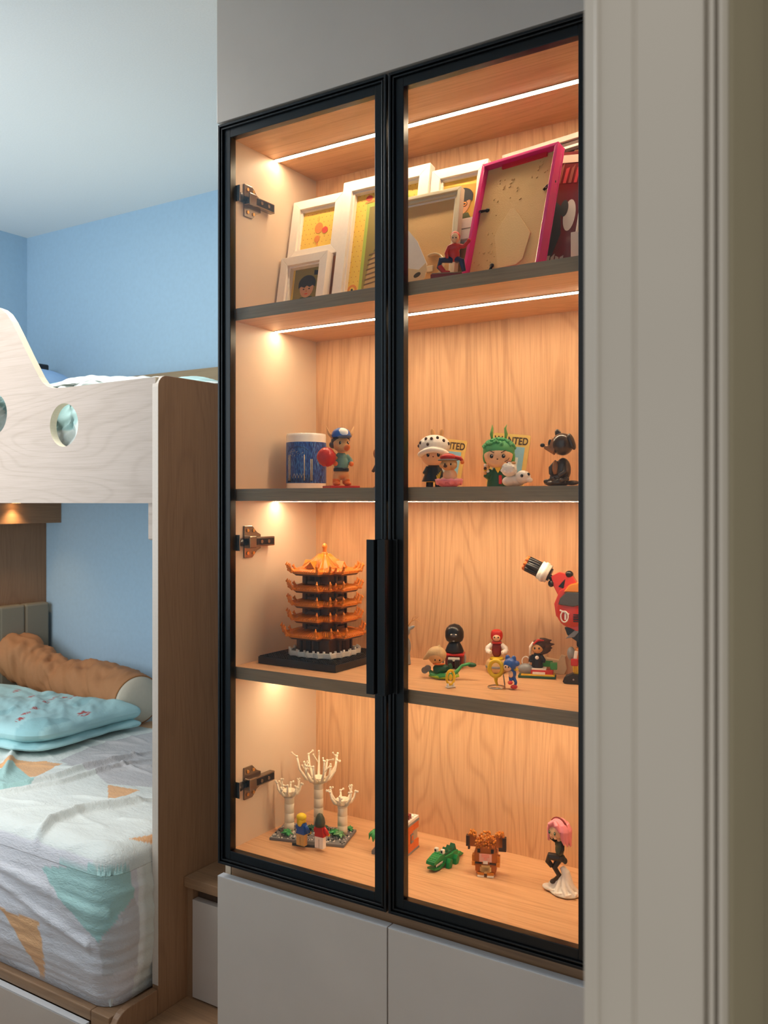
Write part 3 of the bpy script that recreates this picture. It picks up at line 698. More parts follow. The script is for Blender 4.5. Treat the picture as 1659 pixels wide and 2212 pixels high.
def fruit_print(g, cx, cz, y):
    for k in range(6): a = R(60+12*k); plate(g, [(cx-.006+.003*k*.5, cz), (cx+.002*k-.006, cz+.004), (cx-.005+.03*math.cos(a)*.35, cz+.026+.004*math.sin(k))], y, M_yel if k % 2 else M_or, .0003+.00005*k)
    plate(g, disc(cx, cz-.002, .012, .014), y-.0006, M_or); plate(g, disc(cx+.019, cz-.010, .0085), y-.0006, M_redp); plate(g, disc(cx-.002, cz-.030, .008, .009), y-.0006, M_or)
    plate(g, [(cx-.003, cz-.046), (cx+.003, cz-.046), (cx, cz-.036)], y-.0006, M_or)
def child_print(g, cx, cz, s, y, glasses=False, cap=False):
    plate(g, [(cx-.9*s, cz-1.4*s), (cx+.9*s, cz-1.4*s), (cx+.5*s, cz-.65*s), (cx-.5*s, cz-.65*s)], y-.0003, M_grn)
    plate(g, disc(cx, cz, .60*s, .72*s), y-.0006, M_skin)
    plate(g, disc(cx, cz+.30*s, .74*s, .62*s, a0=0, a1=180, n=16)+[(cx-.72*s, cz+.0*s), (cx-.50*s, cz+.14*s), (cx-.2*s, cz+.02*s), (cx, cz+.16*s), (cx+.25*s, cz+.02*s), (cx+.50*s, cz+.14*s), (cx+.72*s, cz+.0*s)], y-.0009, M_hair)
    for q in (-.24, .24):
        if glasses: plate(g, disc(cx+q*s, cz-.10*s, .17*s), y-.0010, M_hair); plate(g, disc(cx+q*s, cz-.10*s, .13*s), y-.0012, M_or)
        plate(g, disc(cx+q*s, cz-.10*s, .075*s, .05*s), y-.0014, M_hair)
    plate(g, [(cx-.05*s, cz-.30*s), (cx+.05*s, cz-.30*s), (cx, cz-.14*s)], y-.0010, M_dot); plate(g, disc(cx, cz-.45*s, .15*s, .04*s), y-.0010, M_redp)
# upper left section
s1 = sec(-.268, -.118, .148, .300, .0225, .016); g = G(); yellow_mat(g, -.244, -.142, .171, .277, -.0032); fruit_print(g, -.19, .228, -.0036); g.build('picture', s1)
s2 = sec(-.268, -.130, .000, .146, .0215, .024, -.012); g = G(); plate(g, [(-.245, .022), (-.152, .022), (-.152, .125), (-.245, .125)], -.0152, M_olive); plate(g, [(-.245, .022), (-.236, .022), (-.236, .125), (-.245, .125)], -.0156, M_yel)
child_print(g, -.196, .070, .034, -.0156); plate(g, [(-.178, .10), (-.156, .098), (-.155, .108), (-.178, .112)], -.0162, M_hair); g.build('picture', s2)
s3 = sec(-.116, .118, .000, .318, .026, .022); g = G(); yellow_mat(g, -.088, .090, .028, .290, -.0032)
plate(g, [(-.055, .040), (.060, .040), (.060, .262), (-.055, .262)], -.0038, M_green); plate(g, [(-.046, .048), (.052, .048), (.052, .252), (-.046, .252)], -.0042, M_olive)
plate(g, [(-.040, .048), (.04, .048), (.036, .110), (.012, .150), (-.010, .150), (-.030, .120)], -.0046, mat('B9925A', .6))
for k in range(7): plate(g, [(-.040+.001*k, .058+.012*k), (-.002, .064+.012*k), (-.002, .067+.012*k), (-.040+.001*k, .061+.012*k)], -.0050, M_brownp)
child_print(g, .004, .180, .030, -.0046); plate(g, disc(-.072, .052, .013), -.0042, M_or); plate(g, disc(-.072, .052, .007), -.0046, M_yel); plate(g, disc(-.072, .052, .003), -.005, M_hair)
plate(g, disc(-.050, .275, .009, .007), -.0042, M_redp); plate(g, [(-.06, .262), (-.01, .268), (-.01, .272), (-.06, .266)], -.0042, M_or)
g.build('picture', s3)
s4 = sec(.120, .258, .148, .300, .0225, .016); g = G(); plate(g, [(.143, .171), (.235, .171), (.235, .277), (.143, .277)], -.0032, M_yel); plate(g, [(.146, .171), (.235, .171), (.235, .255), (.146, .262)], -.0036, mat('C9962E', .6)); child_print(g, .195, .215, .038, -.0040, glasses=True); g.build('picture', s4)
s5 = sec(.120, .258, .000, .146, .0225, .016); g = G(); plate(g, [(.143, .022), (.235, .022), (.235, .125), (.143, .125)], -.0032, mat('A98A55', .6)); g.build('picture', s5)
# easel backs
HB = mat('DDB478', .75, bump=.5, bscale=500, name='hardboard'); HB2 = mat('E2BC82', .75, bump=.3, bscale=300, name='hardboard_leg')
M_cream = mat('DDD0B0', .5)
bk = thing('picture_frame', (-.952+.0, 1.643, ZS1+.001), 'cream picture frame turned round to show its tan hardboard back', 'picture frame', rx=-R(10))
g = G(); frame_ring(g, -.088, .086, 0, .236, .008, -.014, .004, M_cream, .0); frame_ring(g, -.080, .078, .008, .228, .007, -.009, .004, M_cream, .0); frame_ring(g, -.073, .071, .015, .221, .004, -.004, .004, M_white, 0); g.build('frame', bk, bevel=.001)
g = G(); g.bb((-.070, -.001, .018), (.068, .003, .218), HB); b_ = g.build('back_board', bk)
g = G(); t = [(.028+.026*math.cos(R(a)), 0, .070+.026*math.sin(R(a))) for a in range(-60, 121, 12)]
g.tube([(x, -.0035, z) for x, y, z in t], .0055, M_cream, 8, flat=.4); g.box((.020, -.004, .063), (.018, .004, .014), M_cream, None, .001); g.build('hanger', bk)
# white folded card with an oval hole
p = on_y(905, 598, 1.585)
cd = thing('folded_card', (p.x, 1.585, ZS1+.001), 'white and cream folded card with an oval hole beside the cream frame', 'card', rx=-R(14))
g = G(); g.prism([(-.055, .0), (-.055, .158), (-.020, .118), (.012, .060), (-.004, .046), (-.02, .030), (-.03, 0)], -.0015, 0, mat('ECE4DC', .5), 'y'); g.build('upright', cd)
poly = [(-.052, .060), (-.030, .055), (-.004, .048), (.012, .062), (.016, .045), (.013, .028), (.000, .012), (-.006, .000), (-.022, .0), (-.030, .020), (-.048, .030)]
g = G(); g.prism(poly, -.006, -.0045, mat('E2C79A', .55), 'y'); g.build('flap', cd, bevel=.0004)
g = G(); g.prism([(-.006+.0075*math.cos(R(a))-.003*math.sin(R(a)), .036+.004*math.cos(R(a))+.0042*math.sin(R(a))) for a in range(0, 360, 20)], -.0066, -.0061, mat('4A3A22', .8), 'y'); g.build('hole', cd)
# pink frame seen from the back
pf = thing('picture_frame', (on_y(1088, 570, 1.588).x, 1.588, ZS1+.001), 'bright pink picture frame standing backwards with tan board and folded easel leg', 'picture frame', rz=-R(9), rx=0)
pf.rotation_euler = (-R(16.5), 0, -R(9)); 
M_pink = mat('D8187F', .32, coat=.3, name='pink_plastic')
g = G(); frame_ring(g, -.090, .090, 0, .268, .0075, -.022, .000, M_pink, 0); frame_ring(g, -.0905, .0905, -.0005, .2685, .011, .000, .004, M_pink, 0); g.build('frame', pf, bevel=.0012)
g = G(); g.bb((-.082, -.0075, .009), (.082, -.003, .260), HB)
random.seed(3)
for a, b, n in ((-.02, .200, 16), (.045, .225, 14), (-.05, .05, 14), (-.04, .11, 9)):
    for k in range(n):
        x = a+random.gauss(0, .018); z = b+random.gauss(0, .016); l = random.uniform(.002, .006); t = random.gauss(.9, .3)
        g.tube([(x, -.0078, z), (x+l*math.cos(t), -.0082, z+l*math.sin(t))], .0009, HB, 6)
g.build('back_board', pf)
g = G(); g.prism([(-.012, .020), (.030, .020), (.044, .030), (.052, .085), (.004, .150), (-.006, .150), (-.028, .110), (-.034, .095)], -.0105, -.0078, HB2, 'y'); g.build('easel_leg', pf, bevel=.0008)
g = G(); g.bb((-.045, -.012, .2515), (.060, -.0075, .2605), mat('D81E36', .5)); g.build('label_strip', pf)
for x, z, a in ((-.078, .162, 0.0), (.074, .180, .5), (-.030, .016, 1.4)):
    g = G(); T = Matrix.Translation((x, -.0085, z)) @ Matrix.Rotation(-a, 4, 'Y'); g.T = T
    g.tube([(-.010, 0, 0), (0, -.002, 0), (.014, -.001, 0)], [.0035, .0042, .0030], M_dark_steel, 10, flat=.5); g.ell((.014, -.001, 0), (.0048, .003, .0048), M_dark_steel); g.ell((-.003, -.003, 0), (.003, .002, .003), M_steel); g.build('turn_clip', pf)
# big white edged frame behind, leaning
bf = thing('picture_frame', (-.668, 1.745, ZS1+.003), 'large frame with a broad pinkish white top edge leaning behind the pink frame', 'picture frame')
bf.rotation_euler = (-R(7), -R(3.5), -R(2))
g = G(); frame_ring(g, -.130, .150, 0, .322, .012, -.022, 0, mat('E7C9BC', .35), 0); frame_ring(g, -.118, .138, .012, .310, .010, -.016, 0, mat('5C3A30', .4), 0); frame_ring(g, -.108, .128, .022, .300, .006, -.018, 0, M_white, 0); g.build('frame', bf, bevel=.001)
g = G(); plate(g, [(-.103, .027), (.123, .027), (.123, .295), (-.103, .295)], -.006, mat('3A2226', .5)); g.build('picture', bf)
# dark red glossy print in a thin white-edged frame
pr = thing('red_print', (on_y(1192, 560, 1.635).x, 1.635, ZS1+.002), 'thin white edged glossy print in dark red and black beside the pink frame', 'picture')
pr.rotation_euler = (-R(13), R(5), R(6))
g = G(); g.bb((-.045, 0, 0), (.034, .006, .270), mat('6B1A1E', .25, coat=.5)); g.build('panel', pr, bevel=.0006)
g = G(); g.bb((.034, -.0015, -.0005), (.0372, .008, .272), mat('F5EFE8', .4)); g.build('edge_strip', pr)
g = G(); plate(g, [(-.044, .01), (-.010, .01), (-.006, .05), (.004, .09), (-.004, .15), (-.022, .168), (-.044, .16)], -.0003, M_hair)
plate(g, disc(.016, .130, .012, .034), -.0004, mat('D9D2CE', .3)); plate(g, disc(.004, .145, .008, .018), -.0010, M_hair)
for k in range(5): plate(g, [(-.026+.009*k, .016), (-.020+.009*k, .016), (-.019+.009*k, .040+.004*(k % 3)), (-.026+.009*k, .040+.003*(k % 2))], -.0012, mat('B9B2AE', .3))
for k in range(6): plate(g, [(-.040+.011*k, .200), (-.034+.011*k, .200), (-.030+.011*k, .235+.006*(k % 3)), (-.037+.011*k, .232)], -.0008, mat('B5303A', .3) if k % 2 else mat('8A4438', .3))
plate(g, [(-.04, .245), (.03, .245), (.03, .262), (-.04, .262)], -.0008, mat('E0B7A8', .3)); g.build('print', pr)
bp_ = thing('brown_board', (on_y(1228, 560, 1.67).x, 1.67, ZS1+.002), 'brown glossy board leaning at the right behind the red print', 'board')
bp_.rotation_euler = (-R(10), R(8), R(3)); g = G(); g.bb((-.040, 0, 0), (.020, .008, .275), mat('6E4632', .2, coat=.6)); g.bb((-.036, -.002, .02), (.016, 0, .26), mat('9A6A4C', .2, coat=.5)); g.build('panel', bp_, bevel=.0008)
wb = on_y(1240, 545, 1.58)
g = G(); g.bb((wb.x-.006, 1.578, ZS1+.0006), (wb.x+.035, 1.61, ZS1+.068), mat('E5D6C8', .5)); tag(g.build('white_box', bevel=.001), 'small pale box at the right end of the top shelf', 'box')
TILTED = [(x_, ZS1) for x_ in (cf, bk, cd, pf, bf, pr, bp_)]
# ------------------------------------------------------------------ figurines: helpers (millimetres)
class F:
    def __init__(s, name, label, loc, rz, cat='figurine', group=None):
        s.o = thing(name, loc, label, cat, rz, group); TILTED.append((s.o, loc[2]))
    def part(s, name, fn, remesh=0, parent=None, label=None, sit=3, **k):
        g = G(.001); fn(g); o = g.build(name, parent or s.o, remesh=remesh, sit=sit, **k)
        if label: tag(o, label)
        return o
def eyes(f, c, r, dx, m, parent, sz=(3, 1.5, 4), shine=True):
    for q in (-1, 1):
        def fn(g):
            g.ell((c[0]+q*dx, c[1]-r, c[2]), sz, m, n=14, k=8)
            if shine: g.ell((c[0]+q*dx+sz[0]*.25, c[1]-r-sz[1]*.75, c[2]+sz[2]*.35), (sz[0]*.28, sz[1]*.4, sz[2]*.28), P_white, n=8, k=6)
        f.part('eye', fn, parent=parent)
P_white = mat('F4EEE4', .35); P_black = mat('16161A', .3); P_skin = mat('F0C297', .45); P_tan = mat('D9A367', .45); P_red = mat('C9261C', .35); P_blue = mat('2458A8', .35); P_orange = mat('E0701C', .4)
P_teal = mat('5E8A86', .45); P_green = mat('3C9A52', .45); P_lime = mat('9CC32A', .4); P_yel = mat('EBC21E', .4); P_brown = mat('4A3024', .45); P_pink = mat('EF8FA0', .4); P_grey = mat('8A8C8E', .35); P_dgreen = mat('1F5B3C', .45)
P_dred = mat('7A1A14', .4); P_navy = mat('1C2A4E', .4)
# red and navy crouching figure on a red base
p = on_y(985, 590, 1.545)
f = F('crouching_figurine', 'red and dark blue crouching figurine on a flat dark red base by the pink frame', (p.x-.004, 1.545, ZS1+.0006), R(20))
f.part('base', lambda g: g.box((-14, 0, 6), (62, 32, 12), P_dred, None, 1.5))
f.part('base_top', lambda g: g.box((-14, 0, 13), (58, 28, 2.5), mat('8C7C66', .5), None, 1))
f.part('body', lambda g: (g.ell((0, 0, 52), (11, 9, 15), P_red), g.ell((0, 0, 66), (14, 8, 8), P_red), g.tube([(8, 0, 68), (20, -3, 66), (30, -8, 74)], [5, 4.2, 3.4], P_red), g.tube([(-9, 0, 68), (-15, -4, 54), (-13, -8, 42)], [5, 4, 3.4], P_red), g.ell((30, -8, 75), (4, 3.5, 4.5), P_red)), remesh=.0009)
f.part('head', lambda g: g.ell((2, -2, 84), (8.5, 9, 10.5), P_skin), remesh=0)
f.part('hood', lambda g: g.ell((2, 1, 87), (9.8, 9.5, 11), P_red))
f.part('leg', lambda g: g.tube([(5, 0, 42), (16, -10, 36), (20, -6, 16)], [7, 6, 4.5], P_navy), remesh=.0009)
f.part('leg', lambda g: g.tube([(-4, 0, 42), (-26, -8, 40), (-30, -2, 28), (-18, -4, 15)], [7, 6, 5, 4], P_navy), remesh=.0009)
f.part('boot', lambda g: g.tube([(-29, -3, 30), (-18, -5, 16), (-8, -8, 15)], [5.5, 4.8, 3.6], P_red), remesh=.0009)
eyes(f, (2, -2, 82), 8.3, 3, P_black, f.o, (1.2, .8, 1.4), False)
# ------------------------------------------------------------------ SECOND SHELF (eye level)
z2 = ZS2+.0005
p = on_y(661.5, 1052, 1.675)
cn = thing('mug', (p.x, 1.675, z2), 'white straight mug with a dark blue scribbled picture round it', 'mug')
M_ceram = mat('EDE8E0', .25, coat=.4); M_print = bpy.data.materials.new('blue_scribble'); M_print.use_nodes = True
nt = M_print.node_tree; b = nt.nodes['Principled BSDF']; L = nt.links.new; tc = nt.nodes.new('ShaderNodeTexCoord'); mp = nt.nodes.new('ShaderNodeMapping'); mp.inputs['Rotation'].default_value = (0, R(40), R(20)); mp.inputs['Scale'].default_value = (900, 120, 100)
n = nt.nodes.new('ShaderNodeTexNoise'); n.inputs['Scale'].default_value = 1; n.inputs['Detail'].default_value = 4; rp = nt.nodes.new('ShaderNodeValToRGB'); L(tc.outputs['Object'], mp.inputs[0]); L(mp.outputs[0], n.inputs[0]); L(n.outputs['Fac'], rp.inputs[0]); L(rp.outputs[0], b.inputs['Base Color'])
e = rp.color_ramp.elements; e[0].position = .32; e[0].color = lin('141E48'); e[1].position = .68; e[1].color = lin('4F86C0'); q_ = e.new(.5); q_.color = lin('24489A'); b.inputs['Roughness'].default_value = .3
HM = .131; RM = .0475
g = G(); g.lathe([(RM-.006, 0), (RM-.001, .001), (RM, .004), (RM, HM-.006), (RM-.001, HM-.001), (RM-.002, HM), (RM-.004, HM-.001), (RM-.0045, HM-.006), (RM-.0045, .006), (0, .005)], M_ceram, n=64); g.build('body', cn)
g = G(); g.lathe([(RM+.0002, .014), (RM+.0003, .0145), (RM+.0003, HM-.021), (RM+.0002, HM-.0205)], M_print, n=64); b0 = g.build('printed_band', cn)
# line drawing of a pavilion with posts, wrapped on the mug
g = G(); ink = mat('15182A', .4); cr = mat('D9CDB4', .4)
def wrap(a, z, r=RM+.0006): a += 26; return (r*math.cos(R(a)), r*math.sin(R(a)), z)
def stroke(P, w, m): g.tube([wrap(a, z) for a, z in P], w, m, 6, flat=.5)
stroke([(-138, .088), (-125, .096), (-105, .099), (-85, .097), (-72, .088)], .0010, ink); stroke([(-140, .084), (-70, .084)], .0007, ink)
for a in (-136, -130, -84, -66, -62): stroke([(a, .080 if a < -70 else .07), (a, .020)], .0011, cr); stroke([(a+1.6, .080 if a < -70 else .07), (a+1.6, .018)], .0007, ink)
random.seed(8)
for k in range(26): a = random.uniform(-132, -86); z = random.uniform(.074, .093); stroke([(a, z), (a+random.uniform(1, 4), z+random.uniform(-.001, .003))], .0005, cr)
stroke([(-140, .073), (-88, .075)], .0008, cr)
for k in range(34): a = -142+k*2.3; stroke([(a, .016), (a+random.uniform(-2, 2), random.uniform(.022, .034))], .0006, ink)
for k in range(4): stroke([(-120+k*9, .026), (-114+k*9, .036), (-108+k*9, .026)], .0006, cr)
g.build('drawing', b0)
# toy animal with cap and ball
p = on_y(737, 1050, 1.60)
f = F('ball_player_figurine', 'long eared toy animal in blue and white cap and teal shirt holding a red ball', (p.x, 1.60, z2), R(55))
f.o.scale = (1.10,)*3
f.part('base', lambda g: g.box((0, 0, 2.5), (62, 52, 5), P_red, None, 1.2))
f.part('body', lambda g: (g.ell((0, 0, 48), (15, 13, 20), P_teal), g.ell((0, 0, 62), (12, 10, 12), P_teal), g.tube([(-10, 0, 66), (-19, -2, 56), (-17, -10, 50)], [6, 5.5, 5], P_teal), g.tube([(10, 0, 66), (19, -2, 56), (17, -10, 50)], [6, 5.5, 5], P_teal)), remesh=.0011)
f.part('belt', lambda g: g.lathe([(15.4, 34), (16, 35), (16, 40), (15.2, 41)], P_black, sy=.88))
f.part('trousers', lambda g: (g.ell((0, 1, 30), (15.5, 13.5, 11), P_tan), g.tube([(-8, 0, 26), (-10, 0, 14)], [9, 7], P_tan), g.tube([(8, 0, 26), (10, 0, 14)], [9, 7], P_tan)), remesh=.0011)
for q in (-1, 1): f.part('boot', lambda g: (g.tube([(q*10, 0, 19), (q*11, 0, 9)], [8, 7.5], P_orange), g.ell((q*12, -6, 9), (7, 11, 4.5), P_brown)), remesh=.0011)
h = f.part('head', lambda g: (g.ell((0, 0, 90), (18, 18, 17), P_tan), g.tube([(0, -10, 84), (0, -28, 78)], [12, 7], P_tan), g.tube([(0, 0, 66), (0, 0, 80)], [6, 9], P_tan)), remesh=.0012)
f.part('nose', lambda g: g.ell((0, -34, 80), (6, 9, 6), P_orange, rot=(-.4, 0, 0)), parent=h)
f.part('hair', lambda g: (g.ell((0, 4, 96), (19.5, 18.5, 13), P_brown), g.ell((-14, 8, 88), (8, 12, 8), P_brown)), remesh=.0012, parent=h)
def cap(g):
    g.lathe([(19.5, 102), (20, 104), (18.5, 112), (14, 118), (7, 121.5), (0, 122.5)], P_blue, n=32); 
f.part('cap', cap); f.part('cap_front', lambda g: g.ell((0, -4, 110), (13.5, 17, 11.5), P_white)); f.part('cap_brim', lambda g: g.ell((0, -20, 103), (15, 14, 1.8), mat('4F7FC4', .4), rot=(-.15, 0, 0)))
for q in (-1, 1):
    f.part('ear', lambda g: g.tube([(q*15, 4, 98), (q*24, 6, 110), (q*30, 7, 126)], [5, 7, 1], P_tan, flat=.4), parent=h)
eyes(f, (0, 0, 90), 16.6, 8, P_black, h, (2.6, 1.6, 4))
for q in (-1, 1): f.part('hand', lambda g: g.ell((q*17, -13, 49), (5, 5, 5), P_orange))
def ball(g):
    g.ell((-34, -8, 62), (19, 19, 19), P_red, n=32, k=20)
    for i, v in enumerate(g.v): d = (v-Vector((-.034, -.008, .062))); g.v[i] = v+d*.09*noise.noise(v*320)
f.part('ball', ball); f.part('arm_support', lambda g: g.tube([(-12, -4, 60), (-24, -10, 66)], [4, 3.5], P_tan)); f.part('tail', lambda g: g.tube([(0, 12, 26), (8, 24, 22), (16, 28, 24)], [3, 4.5, 5], P_brown))
# little brown figure mostly behind the door stile
p = on_y(822, 1050, 1.60)
f = F('brown_figurine', 'brown figurine half hidden behind the left side of the middle door frame', (p.x, 1.60, z2), R(30))
f.part('base', lambda g: g.lathe([(15, 0), (15, 3), (14, 4), (0, 4)], mat('C98F5A', .4)))
f.part('body', lambda g: (g.ell((0, 0, 40), (11, 10, 18), P_brown), g.tube([(-5, 0, 28), (-6, 0, 4)], [6, 6], P_brown), g.tube([(5, 0, 28), (6, 0, 4)], [6, 6], P_brown), g.tube([(-8, 0, 50), (-17, -2, 34)], [4, 3.5], P_brown), g.tube([(8, 0, 50), (17, -2, 34)], [4, 3.5], P_brown)), remesh=.0012)
h = f.part('head', lambda g: g.ell((0, 0, 74), (16, 15, 16), mat('A5682E', .4))); eyes(f, (0, 0, 74), 14.4, 6, P_black, h)
# two WANTED cards
M_card = mat('E6C068', .55); M_sky = mat('8FC0D6', .5)
def poster(px, py, y, rz, label, yaw, w=.078, hh=.108):
    p = on_y(px, py, y); t = thing('poster_card', (p.x, y, z2), label, 'card'); t.rotation_euler = (-R(12), R(rz), R(yaw))
    g = G(); g.prism([(a, b) for a, b in (arc(w/2-.004, hh-.004, .004, 0, 90, 4)+arc(-w/2+.004, hh-.004, .004, 90, 180, 4)+[(-w/2, 0), (w/2, 0)])], -.0012, .0012, M_card, 'y'); g.build('card', t)
    g = text_mesh('WANTED', .0195, mat('4A2E14', .6), .0002, .0005); o = g.build('lettering', t); o.rotation_euler = (R(90), 0, 0); o.location = (0, -.0015, hh-.015); o.scale = (.86, 1.12, 1)
    g = G(); g.bb((-w/2+.009, -.0016, .026), (w/2-.009, -.0012, hh-.027), M_sky); g.bb((-w/2+.02, -.0018, .026), (w/2-.02, -.0015, hh-.05), mat('D3DEDC', .5)); g.build('picture', t)
    g = G()
    for k in range(4): g.bb((-w/2+.012+.004*(k % 2), -.0015, .006+.0045*k), (w/2-.012, -.0012, .0075+.0045*k), mat('4A2E14', .6))
    g.build('small_print', t); TILTED.append((t, z2)); return t
poster(955, 1050, 1.700, 7, 'yellow wanted card leaning behind the white capped figurine', 12, .078, .106)
poster(1090, 1050, 1.700, 6, 'yellow wanted card leaning behind the green haired figurine', 12, .080, .112)
# figure in white spotted cap
p = on_y(938, 1050, 1.645)
f = F('capped_figurine', 'round headed figurine in white fur cap with dark spots and black cloak', (p.x, 1.645, z2), R(24))
h = f.part('head', lambda g: g.ell((0, 0, 72), (29, 25, 26), P_skin, n=32, k=20))
f.part('cap', lambda g: (g.ell((0, 2, 90), (34, 30, 24), P_white, n=28), g.tube([(30*math.cos(R(a)), -3+28*math.sin(R(a)), 80+9*abs(math.cos(R(a)))**2*-1) for a in range(-170, -5, 15)], 6, P_white)), remesh=.0014)
for a, zz in ((-150, 96), (-125, 104), (-98, 104), (-70, 106), (-45, 100), (-20, 94), (-110, 92), (-165, 90)):
    f.part('spot', lambda g: g.ell((33.2*math.cos(R(a))*math.sqrt(max(0, 1-((zz-90)/25)**2)), 2+30*math.sin(R(a))*math.sqrt(max(0, 1-((zz-90)/25)**2)), zz), (3.2, 3.2, 3.8), P_brown, n=12, k=8))
for q, m_ in ((-1, P_white), (1, P_tan)): f.part('ear', lambda g: g.ell((q*9+6, 4, 117), (5, 3, 10), P_tan, rot=(0, q*.15, 0)))
eyes(f, (0, 0, 70), 23.8, 11, P_black, h, (3.2, 1.8, 4.6)); f.part('nose', lambda g: g.ell((0, -25.5, 66), (1.8, 1.2, 1.2), P_dred), parent=h)
f.part('cloak', lambda g: (g.lathe([(27, 14), (21, 30), (15, 46), (10, 52)], P_black, sy=.8), g.tube([(-12, -6, 44), (-20, -12, 30)], [6, 5], P_black)), remesh=.0013)
f.part('legs', lambda g: (g.tube([(-9, 0, 18), (-10, -2, 2)], [8, 8], P_black), g.tube([(9, 0, 18), (10, -2, 2)], [8, 8], P_black)), remesh=.0012)
f.part('belt', lambda g: g.lathe([(17, 13), (17.5, 14), (17.5, 17), (17, 18)], P_yel, sy=.8))
# small figure with red hat on a pink flower
p = on_y(970, 1050, 1.585)
f = F('red_hat_figurine', 'small round brown figurine with red hat sitting in a pink flower cup', (p.x, 1.585, z2), R(18))
def petals(g):
    g.lathe([(14, 0), (20, 3), (27, 10), (29, 16), (25, 13), (0, 9)], P_pink, sy=.8)
    for k in range(10): a = R(36*k); g.ell((24*math.cos(a), 19*math.sin(a), 11), (6, 4, 7), P_pink, rot=(0, 0, a+1.57), n=10, k=8)
f.part('flower_cup', petals)
f.part('body', lambda g: (g.ell((2, 0, 22), (15, 12, 16), P_skin), g.ell((-12, -6, 15), (5, 5, 5), P_skin), g.ell((14, -6, 15), (5, 5, 5), P_skin)), remesh=.0011)
h = f.part('head', lambda g: (g.ell((0, 0, 47), (17, 15, 15), P_tan), g.ell((-12, -8, 44), (7, 5, 6), P_tan), g.ell((10, -9, 43), (8, 6, 7), P_tan)), remesh=.0012)
f.part('hat', lambda g: g.ell((-2, 1, 60), (17, 15, 9), P_red)); f.part('hat_brim', lambda g: g.lathe([(15, 55), (21, 54), (21, 56.5), (15, 57)], P_grey, c=(-2, 0, 0), sy=.85)); f.part('hat_tail', lambda g: g.tube([(12, 0, 60), (24, -2, 58), (28, -4, 52)], [5, 4, 3], P_red)); f.part('bobble', lambda g: g.ell((28, -5, 50), (4, 4, 4), P_orange))
eyes(f, (0, 0, 46), 14.5, 6, P_black, h, (1.6, 1, 2.2), False); f.part('nose', lambda g: g.ell((-5, -15, 42), (4, 3, 3), P_brown), parent=h)
f.part('sprig', lambda g: [g.tube([(-22, -4, 10), (-24+3*k, -8, 24+3*k)], [1.4, .8], P_yel, 6) for k in range(4)])
# green hair figure
p = on_y(1077, 1050, 1.645)
f = F('green_haired_figurine', 'round headed toy figurine with bumpy green hair, two leaf ears and dark robe', (p.x, 1.645, z2), R(20))
h = f.part('head', lambda g: (g.ell((0, 0, 66), (30, 26, 25), P_skin, n=32, k=20), g.ell((0, -4, 54), (24, 20, 14), P_skin)), remesh=.0013)
def hair(g):
    g.ell((0, 4, 76), (32.5, 28, 24), mat('52A868', .5), n=28)
    g.ell((27, 8, 62), (6, 15, 16), P_green); g.ell((-27, 8, 64), (6, 15, 14), P_green)
    random.seed(2)
    for k in range(150):
        a = random.uniform(0, 2*math.pi); e = random.uniform(.18, 1.5); r = math.cos(e)
        x, y, z = 32*r*math.cos(a), 4+28*r*math.sin(a), 76+24*math.sin(e)
        if y < -12 and z < 88: continue
        g.ell((x*1.03, y*1.03, z+1), (3.6, 3.6, 3.4), mat('52A868', .5), n=8, k=6)
f.part('hair', hair)
for q in (-1, 1): e_ = f.part('leaf_ear', lambda g: g.tube([(q*13, 4, 98), (q*15, 4, 110), (q*13, 3, 122), (q*15+2, 2, 130)], [3.5, 8, 5.5, .6], mat('7DB062', .45), flat=.45))
eyes(f, (0, 0, 64), 25.5, 12, P_black, h, (3.6, 1.6, 4.2))
for q in (-1, 1): f.part('brow', lambda g: g.tube([(q*7, -26, 71), (q*17, -23, 76)], [.9, .9], P_brown, 6), parent=h)
f.part('nose', lambda g: g.ell((0, -27, 58), (1.8, 1.2, 1.3), P_brown), parent=h); f.part('mouth', lambda g: g.tube([(14, -21.5, 53), (20, -19, 56), (23, -16, 61)], .7, P_brown, 6), parent=h)
f.part('robe', lambda g: (g.lathe([(24, 2), (23, 14), (17, 30), (10, 42)], P_dgreen, sy=.8), g.tube([(-13, -4, 36), (-24, -8, 20)], [7, 8], P_dgreen), g.tube([(13, -4, 36), (22, -10, 26)], [7, 7], P_dgreen)), remesh=.0013)
f.part('collar', lambda g: g.prism([(-7, 42), (7, 42), (0, 30)], -15, -11, P_yel, 'y')); f.part('sash', lambda g: g.bb((2, -21.5, 8), (8, -16, 26), P_red, 1))
f.part('flower_bunch', lambda g: [g.ell((-24+4*math.cos(k*2.1), -10+3*math.sin(k*2.1), 24+k*3.2), (3.4, 3, 3.4), (P_yel, P_brown, P_tan, P_white)[k % 4], n=8, k=6) for k in range(8)])
# little cream animal
p = on_y(1112, 1050, 1.575)
f = F('cream_animal_figurine', 'cream toy animal lying with a round fluffy ball on its back', (p.x, 1.575, z2), R(40))
f.part('body', lambda g: (g.ell((4, 6, 12), (20, 15, 12), P_white), g.ell((-10, 4, 10), (14, 12, 10), P_white)), remesh=.0012)
h = f.part('head', lambda g: (g.ell((14, -8, 18), (15, 13, 13), P_white), g.ell((24, -16, 12), (7, 7, 5), P_white)), remesh=.0011)
for x, y, z in ((8, -20.5, 20), (22, -17.5, 23)): f.part('eye', lambda g: g.ell((x, y, z), (3, 2, 3.2), P_black, n=12, k=8), parent=h)
def fl(g):
    g.ell((-12, -2, 32), (15, 13, 13), P_white, n=24, k=16); random.seed(5)
    for k in range(40): a = random.uniform(0, 6.28); e = random.uniform(-.6, 1.4); g.ell((-12+14*math.cos(e)*math.cos(a), -2+12*math.cos(e)*math.sin(a), 32+12*math.sin(e)), 3, P_white, n=7, k=5)
